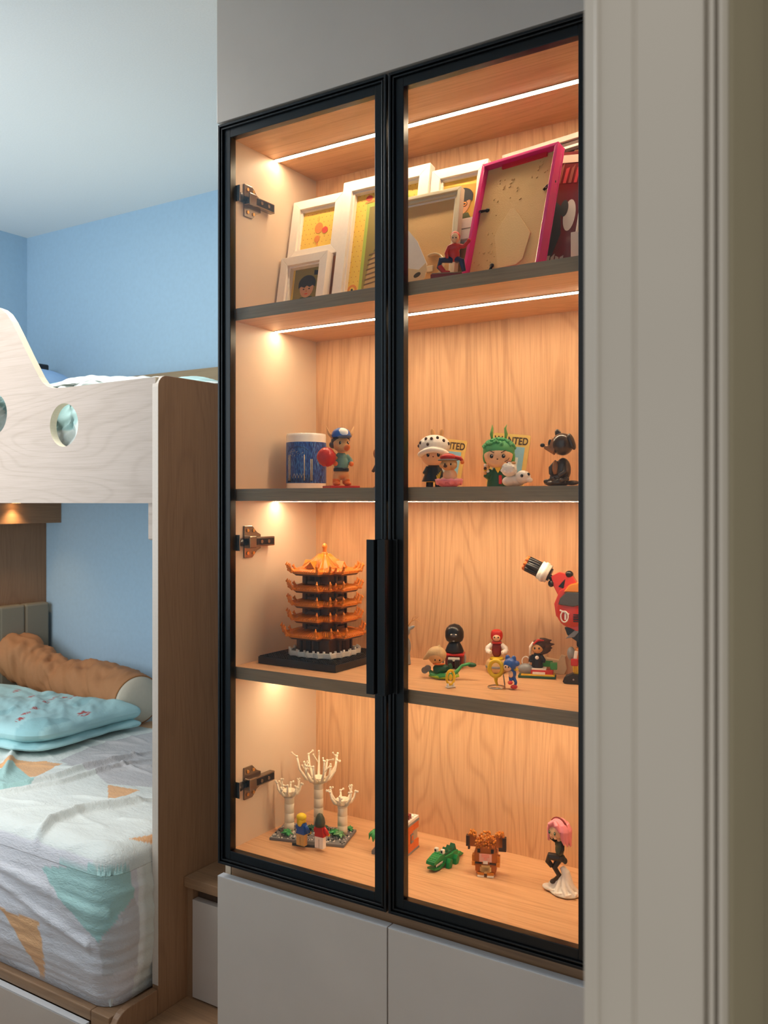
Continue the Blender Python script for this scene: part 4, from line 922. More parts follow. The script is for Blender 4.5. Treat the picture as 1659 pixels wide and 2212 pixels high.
f.part('fluffy_ball', fl); f.part('bow', lambda g: (g.ell((-12, -2, 46), (5, 3, 3), P_dred), g.ell((-4, -4, 45), (5, 3, 3), P_tan)))
# dark brown and copper seated figure with ears
DK = mat('33241C', .28, coat=.4); CO = mat('9A6A44', .3, .3)
p = on_y(1205, 1050, 1.635)
f = F('dark_dog_figurine', 'glossy dark brown and copper toy dog sitting on a rough dark base', (p.x+.004, 1.635, z2), -R(12))
f.part('base', lambda g: (g.ell((-6, 0, 5), (28, 20, 7), DK), [g.ell((-22+9*k, -14+2*(k % 2), 8+2*(k % 3)), (6, 5, 5), DK, n=10, k=6) for k in range(6)], g.ell((26, 4, 5), (14, 12, 5), DK)), remesh=.0012)
f.part('body', lambda g: (g.ell((6, 2, 30), (16, 14, 24), DK), g.tube([(-2, -6, 46), (-14, -10, 34), (-12, -12, 22)], [6, 5, 4.5], DK), g.tube([(14, -2, 40), (20, -10, 26), (8, -14, 18)], [6, 5, 4.5], DK), g.tube([(4, -4, 16), (-14, -12, 14)], [9, 6], DK)), remesh=.0012)
f.part('chest', lambda g: g.ell((-4, -10, 34), (7, 5, 14), CO))
h = f.part('head', lambda g: (g.ell((6, 0, 80), (22, 20, 22), DK, n=28, k=18)), remesh=.0013)
f.part('muzzle', lambda g: (g.ell((-8, -9, 80), (11, 9, 15), CO, rot=(0, .1, .4)), g.tube([(-4, -8, 68), (-26, -14, 76)], [10, 4], CO)), remesh=.0012, parent=h)
f.part('nose', lambda g: g.ell((-30, -15, 79), (5, 4, 4), P_black), parent=h)
f.part('eye', lambda g: g.ell((-12, -17, 84), (3, 2, 6), P_black, rot=(0, .2, .3)), parent=h)
f.part('ear', lambda g: g.ell((28, -2, 84), (6, 8, 17), DK, rot=(0, -.35, .2)), parent=h); f.part('ear', lambda g: g.ell((-8, 8, 100), (7, 5, 12), DK, rot=(0, -.5, 0)), parent=h)
# ------------------------------------------------------------------ THIRD SHELF
z3 = ZS3+.0005
# ---- brick pagoda
pg = thing('pagoda_model', (-1.222, 1.667, z3), 'orange roofed five tier pagoda of toy bricks on a square black studded plate', 'building model')
PO = mat('E07C18', .35, bump=.4, bscale=500, name='orange_brick'); PB = mat('6A4630', .4, name='brown_brick'); PBD = mat('432C1E', .45); PK = mat('1C1A19', .4, name='black_brick'); PW = mat('DCD6CC', .35, name='clear_white_brick')
g = G(); g.bb((-.109, -.109, 0), (.109, .109, .016), PK); g.build('base_plate', pg, bevel=.0008)
g = G(); n = 34; st_ = .216/n
for i in range(n):
    for j in range(n):
        x, y = -.108+st_*(i+.5), -.108+st_*(j+.5)
        if abs(x) < .075 and abs(y) < .075 and (abs(x) < .055 or abs(y) < .055): continue
        a = st_*.28; g.add([(x-a, y-a, .016), (x+a, y-a, .016), (x+a, y+a, .016), (x-a, y+a, .016), (x-a, y-a, .0178), (x+a, y-a, .0178), (x+a, y+a, .0178), (x-a, y+a, .0178)], [(4, 5, 6, 7), (0, 1, 5, 4), (1, 2, 6, 5), (2, 3, 7, 6), (3, 0, 4, 7)], PK)
tag(g.build('studs', pg), kind='stuff')
def plan12(a, b, c):   # cruciform plan: arm half length a, arm half width c, inner square half b
    q = [(c, -a), (c, -b), (b, -b), (b, -c), (a, -c)]
    out = []
    for k in range(4):
        co, si = math.cos(k*math.pi/2), math.sin(k*math.pi/2)
        out += [(x*co-y*si, x*si+y*co) for x, y in q]
    return out
def loft(g, P, z0, Q, z1, m):
    n = len(P); g.add([(x, y, z0) for x, y in P]+[(x, y, z1) for x, y in Q], [(i, (i+1) % n, n+(i+1) % n, n+i) for i in range(n)]+[tuple(range(n))[::-1], tuple(range(n, 2*n))], m)
zb_ = .018
# white terrace wall
g = G(); random.seed(6); O = []
for k in range(36):
    a = 2*math.pi*(k+.5)/36; r = .074+.006*(k % 2)
    sx_ = 1/max(abs(math.cos(a)), abs(math.sin(a)))**.45; O.append((r*sx_*math.cos(a)*.93, r*sx_*math.sin(a)*.93))
for k in range(36):
    x, y = O[k]; x2, y2 = O[(k+1) % 36]; g.box(((x+x2)/2, (y+y2)/2, zb_+.0055), (math.hypot(x2-x, y2-y)*1.05, .006, .011), PW, (0, 0, math.atan2(y2-y, x2-x)), .0008)
    g.cyl((x, y, zb_-.001), (x, y, zb_+.015), .0028, PW, n=8)
tag(g.build('white_terrace', pg), 'translucent white scalloped terrace wall')
tiers = [(.018, .058, 1.20, .080), (.066, .099, .95, .070), (.099, .132, .95, .070), (.132, .166, .95, .070), (.166, .206, .95, .072)]
# body z0,z1 and roof above each; roof eave half size
zs_body = [(.016, .062), (.078, .099), (.112, .133), (.146, .168), (.182, .208)]
eave = [(.064, .084), (.100, .072), (.134, .071), (.169, .072), (.208, .073)]
for i, ((a0, a1), (ze, ra)) in enumerate(zip(zs_body, eave)):
    s_ = .058 if i == 0 else .046
    g = G()
    g.bb((-s_*.80, -s_*.80, a0), (s_*.80, s_*.80, a1+.006), PB)
    for P in plan12(s_, s_*.74, s_*.42): g.bb((P[0]-.0025, P[1]-.0025, a0), (P[0]+.0025, P[1]+.0025, a1+.006), PBD)
    for k in range(4):
        T = Matrix.Rotation(k*math.pi/2, 4, 'Z'); g.T = T
        g.bb((-s_*.42, -s_, a1-.004), (s_*.42, -s_*.8, a1+.006), PB); g.bb((-s_*.42, -s_*.98, a0), (s_*.42, -s_*.8, a0+.006), PB)
        g.bb((-s_*.30, -s_*.84, a0+.007), (-s_*.06, -s_*.79, a1-.005), PBD); g.bb((s_*.06, -s_*.84, a0+.007), (s_*.30, -s_*.79, a1-.005), PBD)
    g.build('storey', pg)
    # roof skirt
    g = G(); b_ = ra*.72; c_ = ra*.43; top = s_*1.0
    P0 = plan12(ra*.93, b_*.93, c_); P1 = plan12(ra, b_, c_*1.08); P2 = plan12(top, top*.74, top*.45)
    loft(g, P0, ze-.0065, P1, ze-.002, PB); loft(g, P1, ze-.002, P1, ze+.003, PO); loft(g, P1, ze+.003, P2, ze+.0105, PO)
    # tile ribs on the four long slopes
    for k in range(4):
        g.T = Matrix.Rotation(k*math.pi/2, 4, 'Z')
        nr = 11
        for j in range(nr):
            x = -c_+2*c_*(j+.5)/nr; g.tube([(x, -ra-.0006, ze), (x, -ra-.0002, ze+.0035), (x*top*.45/c_, -top, ze+.011)], .0014, PO, 5)
        for q in (-1, 1):
            for j in range(4): x = q*(c_+(b_-c_)*(j+.5)/4); g.tube([(x, -b_-.0004, ze), (x, -b_, ze+.0035), (x*.75, -top*.74, ze+.011)], .0012, PO, 5)
    rf = g.build('roof', pg)
    # corner horns
    g = G(); pl = plan12(ra, b_, c_*1.08)
    for (x, y) in pl:
        conv = True
        r = math.hypot(x, y); ux, uy = x/r, y/r
        if abs(abs(x)-b_) < 1e-6 and abs(abs(y)-c_*1.08) > 1e-6 and abs(abs(y)-b_) > 1e-6: continue
        k = 1.0 if r > ra*1.0 else .8
        if (abs(abs(x)-c_*1.08) < 1e-6 and abs(abs(y)-b_) < 1e-6): continue
        h_ = .022 if i else .024
        g.tube([(x-ux*.010, y-uy*.010, ze+.004), (x+ux*.002, y+uy*.002, ze+.003), (x+ux*.008, y+uy*.008, ze+.009), (x+ux*.010, y+uy*.010, ze+h_*k*.8), (x+ux*.009, y+uy*.009, ze+h_*k)], [.0034, .0034, .003, .0022, .001], PO, 8)
        g.ell((x+ux*.011, y+uy*.011, ze+h_*k*.72), (.003, .003, .003), PO, n=8, k=6); g.ell((x+ux*.006, y+uy*.006, ze+.0035), (.0036, .0036, .004), PO, n=8, k=6)
    tag(g.build('roof_horns', rf), kind='stuff')
# top roof crown
g = G()
ze = .208
P2 = plan12(.050, .038, .024); P3 = plan12(.028, .022, .014); P4 = plan12(.012, .010, .006)
loft(g, P2, ze+.010, P3, ze+.026, PO); loft(g, P3, ze+.026, P4, ze+.040, PO)
for k in range(4):
    g.T = Matrix.Rotation(k*math.pi/2, 4, 'Z')
    for j in range(8): x = -.022+.044*(j+.5)/8; g.tube([(x, -.0505, ze+.011), (x*.6, -.0285, ze+.0265), (x*.28, -.0125, ze+.0405)], .0014, PO, 5)
    g.prism([(-.012, ze+.010), (.012, ze+.010), (0, ze+.026)], -.056, -.030, PO, 'y')
g.T = Matrix(); g.lathe([(.010, ze+.038), (.0065, ze+.044), (.004, ze+.046), (.0055, ze+.049), (.004, ze+.052), (.0062, ze+.056), (.0062, ze+.060), (.003, ze+.065), (0, ze+.066)], PO, n=16)
g.build('crown', pg)
# ---- antlered thing half hidden behind the stile
p = on_z(848, 1445, ZS3)
f = F('antlered_figurine', 'grey figurine with pale twig antlers mostly hidden behind the middle door frame', (p.x-.004, p.y+.06, z3), R(20))
f.part('body', lambda g: (g.ell((0, 0, 40), (14, 12, 24), P_grey), g.tube([(-6, 0, 24), (-7, 0, 0)], [6, 7], P_grey), g.tube([(6, 0, 24), (7, 0, 0)], [6, 7], P_grey)), remesh=.0012)
f.part('head', lambda g: (g.ell((0, -2, 76), (13, 14, 14), P_grey), g.ell((16, -6, 84), (9, 3, 4), P_grey, rot=(0, -.5, 0))), remesh=.0012)
f.part('antler', lambda g: (g.tube([(6, 0, 86), (14, 0, 98), (22, 0, 102), (30, -2, 108)], [2, 1.6, 1.3, .8], P_tan, 8), g.tube([(16, 0, 99), (19, -1, 108), (25, -2, 112)], [1.4, 1.1, .7], P_tan, 8), g.tube([(22, 0, 102), (31, -2, 100), (34, -2, 97)], [1.2, .9, .6], P_tan, 8)))
f.part('antler', lambda g: (g.tube([(-6, 0, 86), (-14, 0, 98), (-24, 0, 106)], [2, 1.6, .8], P_tan, 8), g.tube([(-14, 0, 98), (-14, 0, 110)], [1.2, .7], P_tan, 8)))
# ---- black hooded toy figure on a red seat
p = on_z(968, 1447, ZS3)
f = F('black_hooded_figurine', 'toy figure with smooth black hood and bib sitting on a red and white seat', (p.x, p.y+.03, z3), R(22))
f.part('seat', lambda g: (g.box((0, 6, 14), (40, 30, 28), P_dred, None, 3), g.box((0, 2, 30), (46, 34, 6), P_red, None, 2.5), g.box((0, -13, 20), (26, 5, 9), P_white, None, 1.5)))
f.part('arm_rest', lambda g: g.tube([(22, 0, 30), (25, -6, 24), (24, -10, 10)], 2, P_grey, 8)); f.part('arm_rest', lambda g: g.tube([(-22, 0, 30), (-25, -6, 24), (-24, -10, 10)], 2, P_grey, 8))
f.part('leg', lambda g: g.box((-8, -18, 10), (11, 12, 20), P_black, (0, 0, 0), 2)); f.part('leg', lambda g: g.box((8, -18, 10), (11, 12, 20), P_black, None, 2))
f.part('body', lambda g: g.lathe([(20, 34), (21, 38), (17, 48), (11, 58), (9, 62)], P_black, sy=.8, n=28))
h = f.part('hood', lambda g: g.lathe([(12, 56), (18, 60), (21, 68), (21, 80), (18, 88), (11, 95), (0, 98)], P_black, sy=.92, n=32))
f.part('face', lambda g: g.ell((0, -10, 74), (13, 10, 12), mat('55555C', .25)), parent=h)
for q in (-1, 1): f.part('eye', lambda g: g.ell((q*5, -19.3, 76), (2.2, 1.2, 1.4), P_white, n=10, k=6), parent=h)
f.part('chin_strap', lambda g: g.tube([(-16, -6, 64), (0, -17, 61), (16, -6, 64)], 1.6, P_grey, 8), parent=h)
# ---- green creature on lime base
p = on_z(955, 1468, ZS3)
f = F('green_rider_figurine', 'green toy creature with a big tan hood lying on a curling lime green leaf', (p.x, p.y+.012, z3), R(15))
def leaf(g):
    P = [(-34, 6, 12), (-26, -4, 6), (-6, -10, 4), (16, -8, 6), (28, 0, 16), (36, 4, 26), (52, 6, 30), (62, 6, 27)]
    g.tube(P, [3, 8, 10, 9, 6, 5, 6, 2], P_green, 14, flat=.6)
f.part('leaf', leaf); f.part('leaf_rim', lambda g: g.tube([(-32, -6, 3), (-12, -16, 2.4), (14, -15, 3), (30, -6, 6), (26, 2, 14)], [2, 3.6, 3.6, 3, 1.5], P_lime, 10)); f.part('dark_tip', lambda g: g.ell((56, 6, 28), (10, 6, 5), P_dgreen))
f.part('body', lambda g: (g.ell((-8, 0, 18), (18, 11, 10), P_dgreen), g.tube([(6, -2, 18), (14, -6, 22), (12, -8, 30)], [6, 5, 4], P_dgreen), g.tube([(-20, -4, 16), (-10, -12, 10)], [6, 5], P_dgreen)), remesh=.0011)
h = f.part('head', lambda g: (g.ell((-18, -2, 42), (17, 15, 15), P_tan)), remesh=.0012)
f.part('hood', lambda g: (g.ell((-18, 2, 46), (21, 18, 18), mat('C9A878', .5)), g.tube([(-30, 2, 48), (-42, 2, 38), (-48, 2, 34)], [11, 6, 1], mat('C9A878', .5), flat=.8), g.tube([(-14, 2, 58), (-12, 2, 68)], [6, 1], mat('C9A878', .5))), remesh=.0012, parent=h)
eyes(f, (-12, -3, 38), 13.5, 5, P_black, h, (1.6, 1, 2), False); f.part('collar', lambda g: g.tube([(-12+12*math.cos(R(a)), -2+10*math.sin(R(a)), 29) for a in range(200, 350, 15)], 2.2, P_orange, 8))
f.part('cogs', lambda g: [g.cyl((-44+6*k, 6, 12+4*k), (-44+6*k, 0, 12+4*k), 7, P_grey, n=14) for k in range(2)])
# ---- small yellow ring on clear stand
p = on_z(970, 1487, ZS3)
f = F('ring_ornament', 'tiny upright yellow ring ornament on clear pegs at the shelf front', (p.x, p.y+.006, z3), R(60), cat='ornament')
f.part('ring', lambda g: g.tube([(9*math.cos(R(a)), 0, 20+14*math.sin(R(a))) for a in range(0, 360, 15)], 2.6, P_yel, 10, closed=True)); f.part('foot', lambda g: (g.cyl((-6, 0, 0), (-6, 0, 9), 2.6, P_white), g.cyl((6, 0, 0), (6, 0, 9), 2.6, P_white), g.box((0, 0, 1.2), (20, 9, 2.4), P_white, None, .8))); f.part('bird', lambda g: g.ell((0, 0, 20), (4, 3, 7), P_yel))
# ---- red boxer-like figurine
p = on_z(1073, 1452, ZS3)
f = F('red_hood_figurine', 'small toy figure in a red hood with white sleeves standing on a round tan drum', (p.x, p.y, z3), R(22))
f.part('drum', lambda g: g.lathe([(20, 0), (23, 4), (24, 12), (23, 22), (19, 27), (0, 28)], mat('D9B27A', .45), n=32)); f.part('drum_band', lambda g: g.lathe([(24.2, 10), (24.6, 11), (24.6, 14), (24.2, 15)], P_grey, n=32)); f.part('base_ring', lambda g: g.lathe([(15, 27), (15, 31), (12, 33), (0, 33)], P_yel, n=24))
f.part('body', lambda g: (g.ell((0, 0, 46), (11, 8, 15), P_dred), g.ell((0, 0, 56), (12, 8, 8), P_red)), remesh=.001)
for q in (-1, 1): f.part('sleeve', lambda g: (g.tube([(q*10, 0, 60), (q*19, -2, 52), (q*21, -5, 46)], [5, 6, 5], P_white), g.tube([(q*21, -5, 46), (q*12, -12, 44)], [5, 4.5], P_white)), remesh=.001)
h = f.part('head', lambda g: g.box((0, 0, 80), (27, 24, 27), P_red, None, 9), subs=1)
f.part('face', lambda g: g.ell((0, -7, 76), (9, 7, 8), P_skin), parent=h); eyes(f, (0, -3, 77), 11, 4, P_black, h, (1.5, .8, 1.8), False); f.part('scarf', lambda g: g.lathe([(10, 62), (11, 64), (10, 67)], P_red, n=20))
# ---- keyring: yellow ring, blue toy charm, split ring
p = on_z(1083, 1488, ZS3); p2 = on_z(1072, 1487, ZS3)
f = F('blue_charm_keyring', 'keyring with a blue toy bear charm, yellow ring charm and steel split ring', (p.x, p.y+.01, z3), R(12), cat='keyring')
f.part('split_ring', lambda g: g.tube([(-12+17*math.cos(R(a)), -9+13*math.sin(R(a)), 1.5+.8*math.sin(R(a))) for a in range(0, 360, 12)], 1.4, mat('B8B4AC', .25, 1.0), 8, closed=True))
f.part('yellow_ring', lambda g: g.tube([(-16+13*math.cos(R(a)), 2+2*math.sin(R(a)), 36+15*math.sin(R(a))) for a in range(0, 360, 12)], 4.2, P_yel, 12, closed=True)); f.part('yellow_post', lambda g: g.tube([(-16, 2, 19), (-15, 0, 10), (-12, 0, 2)], [5, 3, 2], P_yel))
f.part('chain', lambda g: [g.ell((0+.4*k, 0, 24-3.2*k if k < 7 else 2), (1.6, 1.6, 1.9), mat('B8B4AC', .25, 1.0), n=8, k=6) for k in range(7)])
h = f.part('charm_head', lambda g: (g.ell((13, 0, 46), (13, 12, 13), P_blue), g.ell((8, 2, 58), (5, 5, 7), P_blue), g.ell((20, 3, 57), (5, 5, 7), P_blue), g.ell((25, 4, 48), (7, 6, 6), P_blue)), remesh=.0011)
f.part('charm_face', lambda g: g.ell((10, -8, 41), (8, 5, 7), P_skin)); eyes(f, (10, -2, 43), 10.4, 3, P_black, f.o, (1.3, .8, 2), False)
f.part('charm_body', lambda g: (g.ell((18, 0, 28), (8, 7, 10), P_blue), g.tube([(20, 0, 22), (26, -4, 12), (24, -4, 6)], [4, 3, 3], P_blue), g.tube([(14, 0, 22), (16, -6, 14)], [4, 3], P_blue)), remesh=.001)
f.part('charm_belly', lambda g: g.ell((16, -5, 28), (5, 4, 7), P_skin)); f.part('charm_shoe', lambda g: g.ell((23, -8, 4), (7, 9, 4), P_red)); f.part('charm_shoe', lambda g: g.ell((16, -10, 12), (5, 7, 4), P_red)); f.part('charm_tie', lambda g: g.tube([(22, 0, 36), (30, -2, 38)], [3, 2], P_yel))
# ---- dark spiky hair figure on little brick vehicle
p = on_z(1155, 1466, ZS3)
f = F('spiky_haired_figurine', 'dark toy figure with swept back spiky hair standing on a red and yellow brick skateboard', (p.x, p.y+.014, z3), R(18))
f.part('board', lambda g: (g.box((0, 0, 6), (78, 26, 5), P_dgreen, None, .8), g.box((2, -1, 10), (70, 24, 4), P_yel, None, .8)))
f.part('deck', lambda g: (g.box((10, 0, 16), (46, 22, 9), P_red, None, .8), g.box((4, -10, 14), (26, 6, 5), P_white, None, .6)))
f.part('deck_top', lambda g: g.box((4, 0, 22), (30, 20, 4), P_white, None, .6)); f.part('nose_cone', lambda g: g.ell((-24, -2, 20), (17, 12, 12), P_grey)); f.part('fin', lambda g: g.box((34, 4, 28), (14, 14, 14), P_green, None, .8))
f.part('body', lambda g: (g.lathe([(12, 24), (12, 30), (10, 44), (7, 54)], P_black, n=20, sy=.8), g.tube([(-8, 0, 50), (-14, -3, 40), (-12, -6, 36)], [4, 3.6, 3], P_black), g.tube([(8, 0, 50), (15, -3, 40), (14, -6, 36)], [4, 3.6, 3], P_black)), remesh=.001)
f.part('chest', lambda g: g.ell((0, -8, 46), (4, 2, 4), P_white)); h = f.part('head', lambda g: g.ell((0, 0, 66), (13, 12, 12), P_tan))
def spk(g):
    g.ell((2, 3, 70), (15, 13, 13), P_brown)
    for a, zz, l in ((0, 70, 30), (0, 62, 26), (-.3, 78, 24), (.3, 56, 22), (.9, 80, 16)): g.tube([(6, 3, zz), (6+l*.6, 5, zz+2), (6+l, 6, zz+4)], [7, 5, .8], P_brown)
f.part('hair', spk, remesh=.0012, parent=h)
f.part('red_streak', lambda g: (g.tube([(-8, -10, 74), (2, -9, 83), (14, -4, 82)], [2, 3, 1], P_red), g.tube([(-8, -9, 78), (-14, -5, 68), (-15, -4, 50)], [2.6, 3, 2], P_white), g.tube([(-15, -4, 50), (-17, -4, 36)], [2, 1.6], P_brown)), parent=h)
eyes(f, (0, 0, 66), 11.4, 4.5, P_black, h, (1.7, 1, 2.4), False); f.part('clear_bubble', lambda g: g.tube([(-24+8*math.cos(R(a)), 0, 36+10*math.sin(R(a))) for a in range(0, 360, 20)], 1.2, P_white, 8, closed=True))
# ---- cream tape-dispenser shaped brick box
p = on_z(1196, 1458, ZS3)
t = thing('cream_bracket', (p.x, p.y+.02, z3), 'cream toy bracket with a notched top standing behind the brick skateboard', 'toy', R(15))
g = G(.001); g.prism([(-34, 14), (-34, 34), (-28, 40), (-22, 33), (4, 30), (10, 42), (20, 40), (18, 36), (22, 12), (16, 0), (-6, 0), (-6, 14)], -11, 11, mat('E2CBA4', .4), 'y'); g.build('bracket', t, bevel=.001)
g = G(.001); g.bb((-30, -12, 15), (-8, -11, 28), P_green); g.build('green_panel', t)
# ---- big red robot with cannon arm, partly cut by the door edge
p = on_z(1240, 1482, ZS3)
MR = mat('D2301A', .28, coat=.5, name='red_robot_plastic'); MO = mat('E88A20', .3, coat=.4); MK = mat('141416', .3); MS = mat('8F8A86', .3, .5); MG = mat('5A5652', .2, .4)
f = F('red_robot', 'large red and orange toy robot raising a black cannon arm at the right end', (p.x-.004, p.y+.028, z3), R(14), cat='robot')
def foot(q):
    f.part('foot', lambda g: (g.prism([(-26, 0), (-30, 4), (-26, 14), (-8, 22), (14, 20), (18, 0)], -16+q, 14+q, MK, 'y'), g.cyl((-6, -17+q, 10), (-6, -15+q, 10), 2, P_grey)), bevel=.001)
    f.part('shin', lambda g: (g.box((4, q, 34), (22, 20, 26), P_yel, None, 3), [g.cyl((-6+6*k, -10+q, 26), (-6+6*k, -10+q, 40), 2, P_yel, n=8) for k in range(4)]))
foot(0); 
f.part('foot', lambda g: g.prism([(34, 0), (30, 4), (34, 14), (46, 22), (66, 20), (70, 0)], -16, 14, MK, 'y'), bevel=.001)
f.part('shin', lambda g: g.box((52, 0, 34), (22, 20, 26), P_yel, None, 3))
f.part('thigh', lambda g: (g.box((6, 0, 62), (22, 22, 34), MO, (0, .15, 0), 4), g.box((-2, -12, 60), (8, 4, 26), P_white, (0, .15, 0), 1)))
f.part('thigh', lambda g: g.box((46, 0, 62), (22, 22, 34), MO, (0, -.15, 0), 4)); f.part('knee_guard', lambda g: g.ell((-12, -6, 66), (9, 9, 15), P_grey)); f.part('knee_panel', lambda g: g.box((-4, -13, 48), (16, 6, 16), P_red, None, 2))
f.part('waist', lambda g: (g.box((22, 0, 92), (44, 24, 22), MK, None, 4), g.prism([(-20, 108), (8, 90), (14, 108), (6, 126), (-26, 124)], -14, 10, MK, 'y'), g.prism([(-24, 100), (-4, 104), (8, 118), (0, 122)], -18, -13, MS, 'y')), bevel=.001)
t_ = f.part('torso', lambda g: (g.prism([(-28, 132), (-44, 150), (-48, 176), (-36, 206), (-10, 222), (30, 222), (60, 200), (58, 150), (40, 122), (0, 118)], -20, 16, MR, 'y'), g.ell((-10, -16, 160), (34, 12, 36), MR)), bevel=.002)
f.part('visor', lambda g: g.prism([(-38, 176), (-34, 190), (-20, 204), (20, 204), (24, 180), (-6, 172)], -30, -19, MG, 'y'), bevel=.002, parent=t_)
f.part('shoulder_cap', lambda g: g.prism([(-26, 204), (-14, 220), (14, 228), (38, 222), (40, 204)], -28, 8, MO, 'y'), bevel=.002, parent=t_)
f.part('badge', lambda g: (g.tube([(-24+8*math.cos(R(a)), -29.5, 150+12*math.sin(R(a))) for a in range(0, 360, 20)], 1.6, P_white, 6, closed=True), g.box((-24, -29, 160), (22, 2, 3), P_white, (0, .4, 0)), g.box((-22, -29, 150), (4, 2, 14), P_white)), parent=t_)
f.part('vent', lambda g: [g.box((2, -28, 140+5*k), (14, 3, 2), MK) for k in range(4)], parent=t_)
f.part('upper_arm', lambda g: (g.prism([(-56, 236), (-38, 246), (-10, 240), (4, 218), (-20, 204), (-38, 190), (-50, 214)], -12, 12, MR, 'y'), g.prism([(-40, 214), (-24, 232), (-28, 210)], -14, -11, MK, 'y')), bevel=.0015)
f.part('joint', lambda g: (g.ell((-16, -8, 242), (9, 8, 8), MK), g.ell((-56, -8, 220), (7, 8, 8), MK), g.tube([(-50, 0, 228), (-66, 0, 238)], [6, 6], MK)))
ca = f.part('cannon', lambda g: (g.tube([(-74, 0, 246), (-96, 0, 256.4), (-124, 0, 269.7)], [15, 16, 15], MK, 24)))
CO3 = Vector((14, 0, -8)); dv = Vector((-38, 0, 18)).normalized(); up = Vector((dv.z, 0, -dv.x)); sd = Vector((0, 1, 0))
f.part('cannon_collar', lambda g: (g.tube([Vector((-78, 0, 248)), Vector((-98, 0, 258))], [21, 21], P_white, 28), g.tube([Vector((-84, 0, 251)), Vector((-91, 0, 254.3))], [23, 23], P_white, 28)), parent=ca)
for k in range(8):
    a = 2*math.pi*k/8; o_ = up*13*math.cos(a)+sd*13*math.sin(a)
    f.part('barrel', lambda g: (g.tube([Vector((-92, 0, 254.5))+o_, Vector((-126, 0, 270.6))+o_], [5.0, 5.0], MK, 10)), parent=ca)
    f.part('barrel_tip', lambda g: (g.tube([Vector((-126, 0, 270.6))+o_, Vector((-132, 0, 273.5))+o_], [4.6, 4.0], P_orange, 10)), parent=ca)
for c_ in f.o.children:
    if c_.name.split('.')[0] == 'cannon': c_.location = (.016, 0, -.008)
    if c_.name.split('.')[0] in ('barrel', 'barrel_tip'): pass
f.o.scale = (.92,)*3
# ------------------------------------------------------------------ BOTTOM SHELF
z4 = ZB+.0005
M_bone = mat('EFE2C8', .4, name='ivory_brick'); M_bgrey = mat('77777A', .45)
# ---- tree garden model
rz = R(17.6); c0 = Vector((-1.317, 1.581)); ux = Vector((math.cos(rz), math.sin(rz))); uy = Vector((-math.sin(rz), math.cos(rz)))
t = thing('tree_garden_model', (c0.x, c0.y, z4), 'toy brick garden with three tall ivory trees on a grey speckled plate', 'toy model', rz)
g = G(.001); g.bb((0, 0, 0), (180, 100, 6), M_bgrey); g.build('base_plate', t, bevel=.0006)
g = G(.001); random.seed(12)
for k in range(420):
    x, y = random.uniform(3, 177), random.uniform(3, 97); s_ = random.uniform(1.6, 3.2); g.box((x, y, 6.5+s_*.2), (s_, s_, s_*.7), random.choice((P_white, P_grey, P_black, P_white)), (0, 0, random.uniform(0, 3)))
tag(g.build('gravel_tiles', t), kind='stuff')
g = G(.001); g.bb((62, -17, 0), (132, 2, 6), mat('3A3B3D', .4)); g.build('front_plate', t, bevel=.0006)
def tree(x, y, hgt, rr, nb, L_, name='tree'):
    g = G(.001); s_ = 0
    g.lathe([(rr, 6)]+[q for k in range(1, int(hgt/22)+1) for q in ((rr, min(6+22*k, hgt)-.4), (rr-.25, min(6+22*k, hgt)-.2), (rr-.25, min(6+22*k, hgt)+.2), (rr, min(6+22*k, hgt)+.4))]+[(rr, hgt), (rr+2, hgt+3), (0, hgt+3)], M_bone, c=(x, y, 0), n=24)
    tr = g.build('trunk', t); g = G(.001)
    g.lathe([(rr*.7, hgt+2), (rr*1.3, hgt+8), (rr*1.5, hgt+18), (rr*1.2, hgt+20), (0, hgt+14)], M_bone, c=(x, y, 0), n=10, smooth=False); g.build('crown_hub', tr)
    for k in range(nb):
        a = 2*math.pi*(k+.3)/nb; g = G(.001); ca, sa = math.cos(a), math.sin(a); l = L_*(1+.22*math.sin(k*2.3)); z = hgt+8
        P = [(x+ca*rr*.8, y+sa*rr*.8, z), (x+ca*(rr+l*.28), y+sa*(rr+l*.28), z+l*.12), (x+ca*(rr+l*.52), y+sa*(rr+l*.52), z+l*.48), (x+ca*(rr+l*.62), y+sa*(rr+l*.62), z+l*.95)]
        g.tube(P, [4.2, 4.0, 2.7, 2.1], M_bone, 8); g.ell(P[-1], 3.1, M_bone, n=10, k=6); g.ell(P[2], 3.0, M_bone, n=10, k=6)
        b = a+1.1*(1 if k % 2 else -1); Q = Vector(P[2]); E = Vector(P[-1])
        if k % 2 == 0: e2 = E+Vector((math.cos(b)*l*.34, math.sin(b)*l*.34, l*.06)); g.tube([E, e2], 1.4, M_bone, 6); g.ell(e2, 3.0, M_bone, n=10, k=6)
        else: e2 = Q+Vector((math.cos(b)*l*.25, math.sin(b)*l*.25, l*.34)); g.tube([Q, e2], 1.4, M_bone, 6); g.ell(e2, 2.7, M_bone, n=10, k=6); e3 = E-Vector((ca*l*.2, sa*l*.2, -l*.05)); g.tube([E-Vector((0, 0, l*.2)), e3], 1.2, M_bone, 6); g.ell(e3, 2.3, M_bone, n=8, k=6)
        g.build('branch', tr)
def at_local(px, py):
    p = on_z(px, py, ZB); d = Vector((p.x, p.y))-c0; return d.dot(ux)*1000, d.dot(uy)*1000
x1, y1 = at_local(625, 1801); x2, y2 = at_local(687, 1790); x3, y3 = at_local(740, 1808)
tree(x1, y1, 84, 11.5, 8, 27); tree(x2, y2+4, 104, 11.5, 11, 54); tree(x3, y3, 70, 11.5, 7, 30)
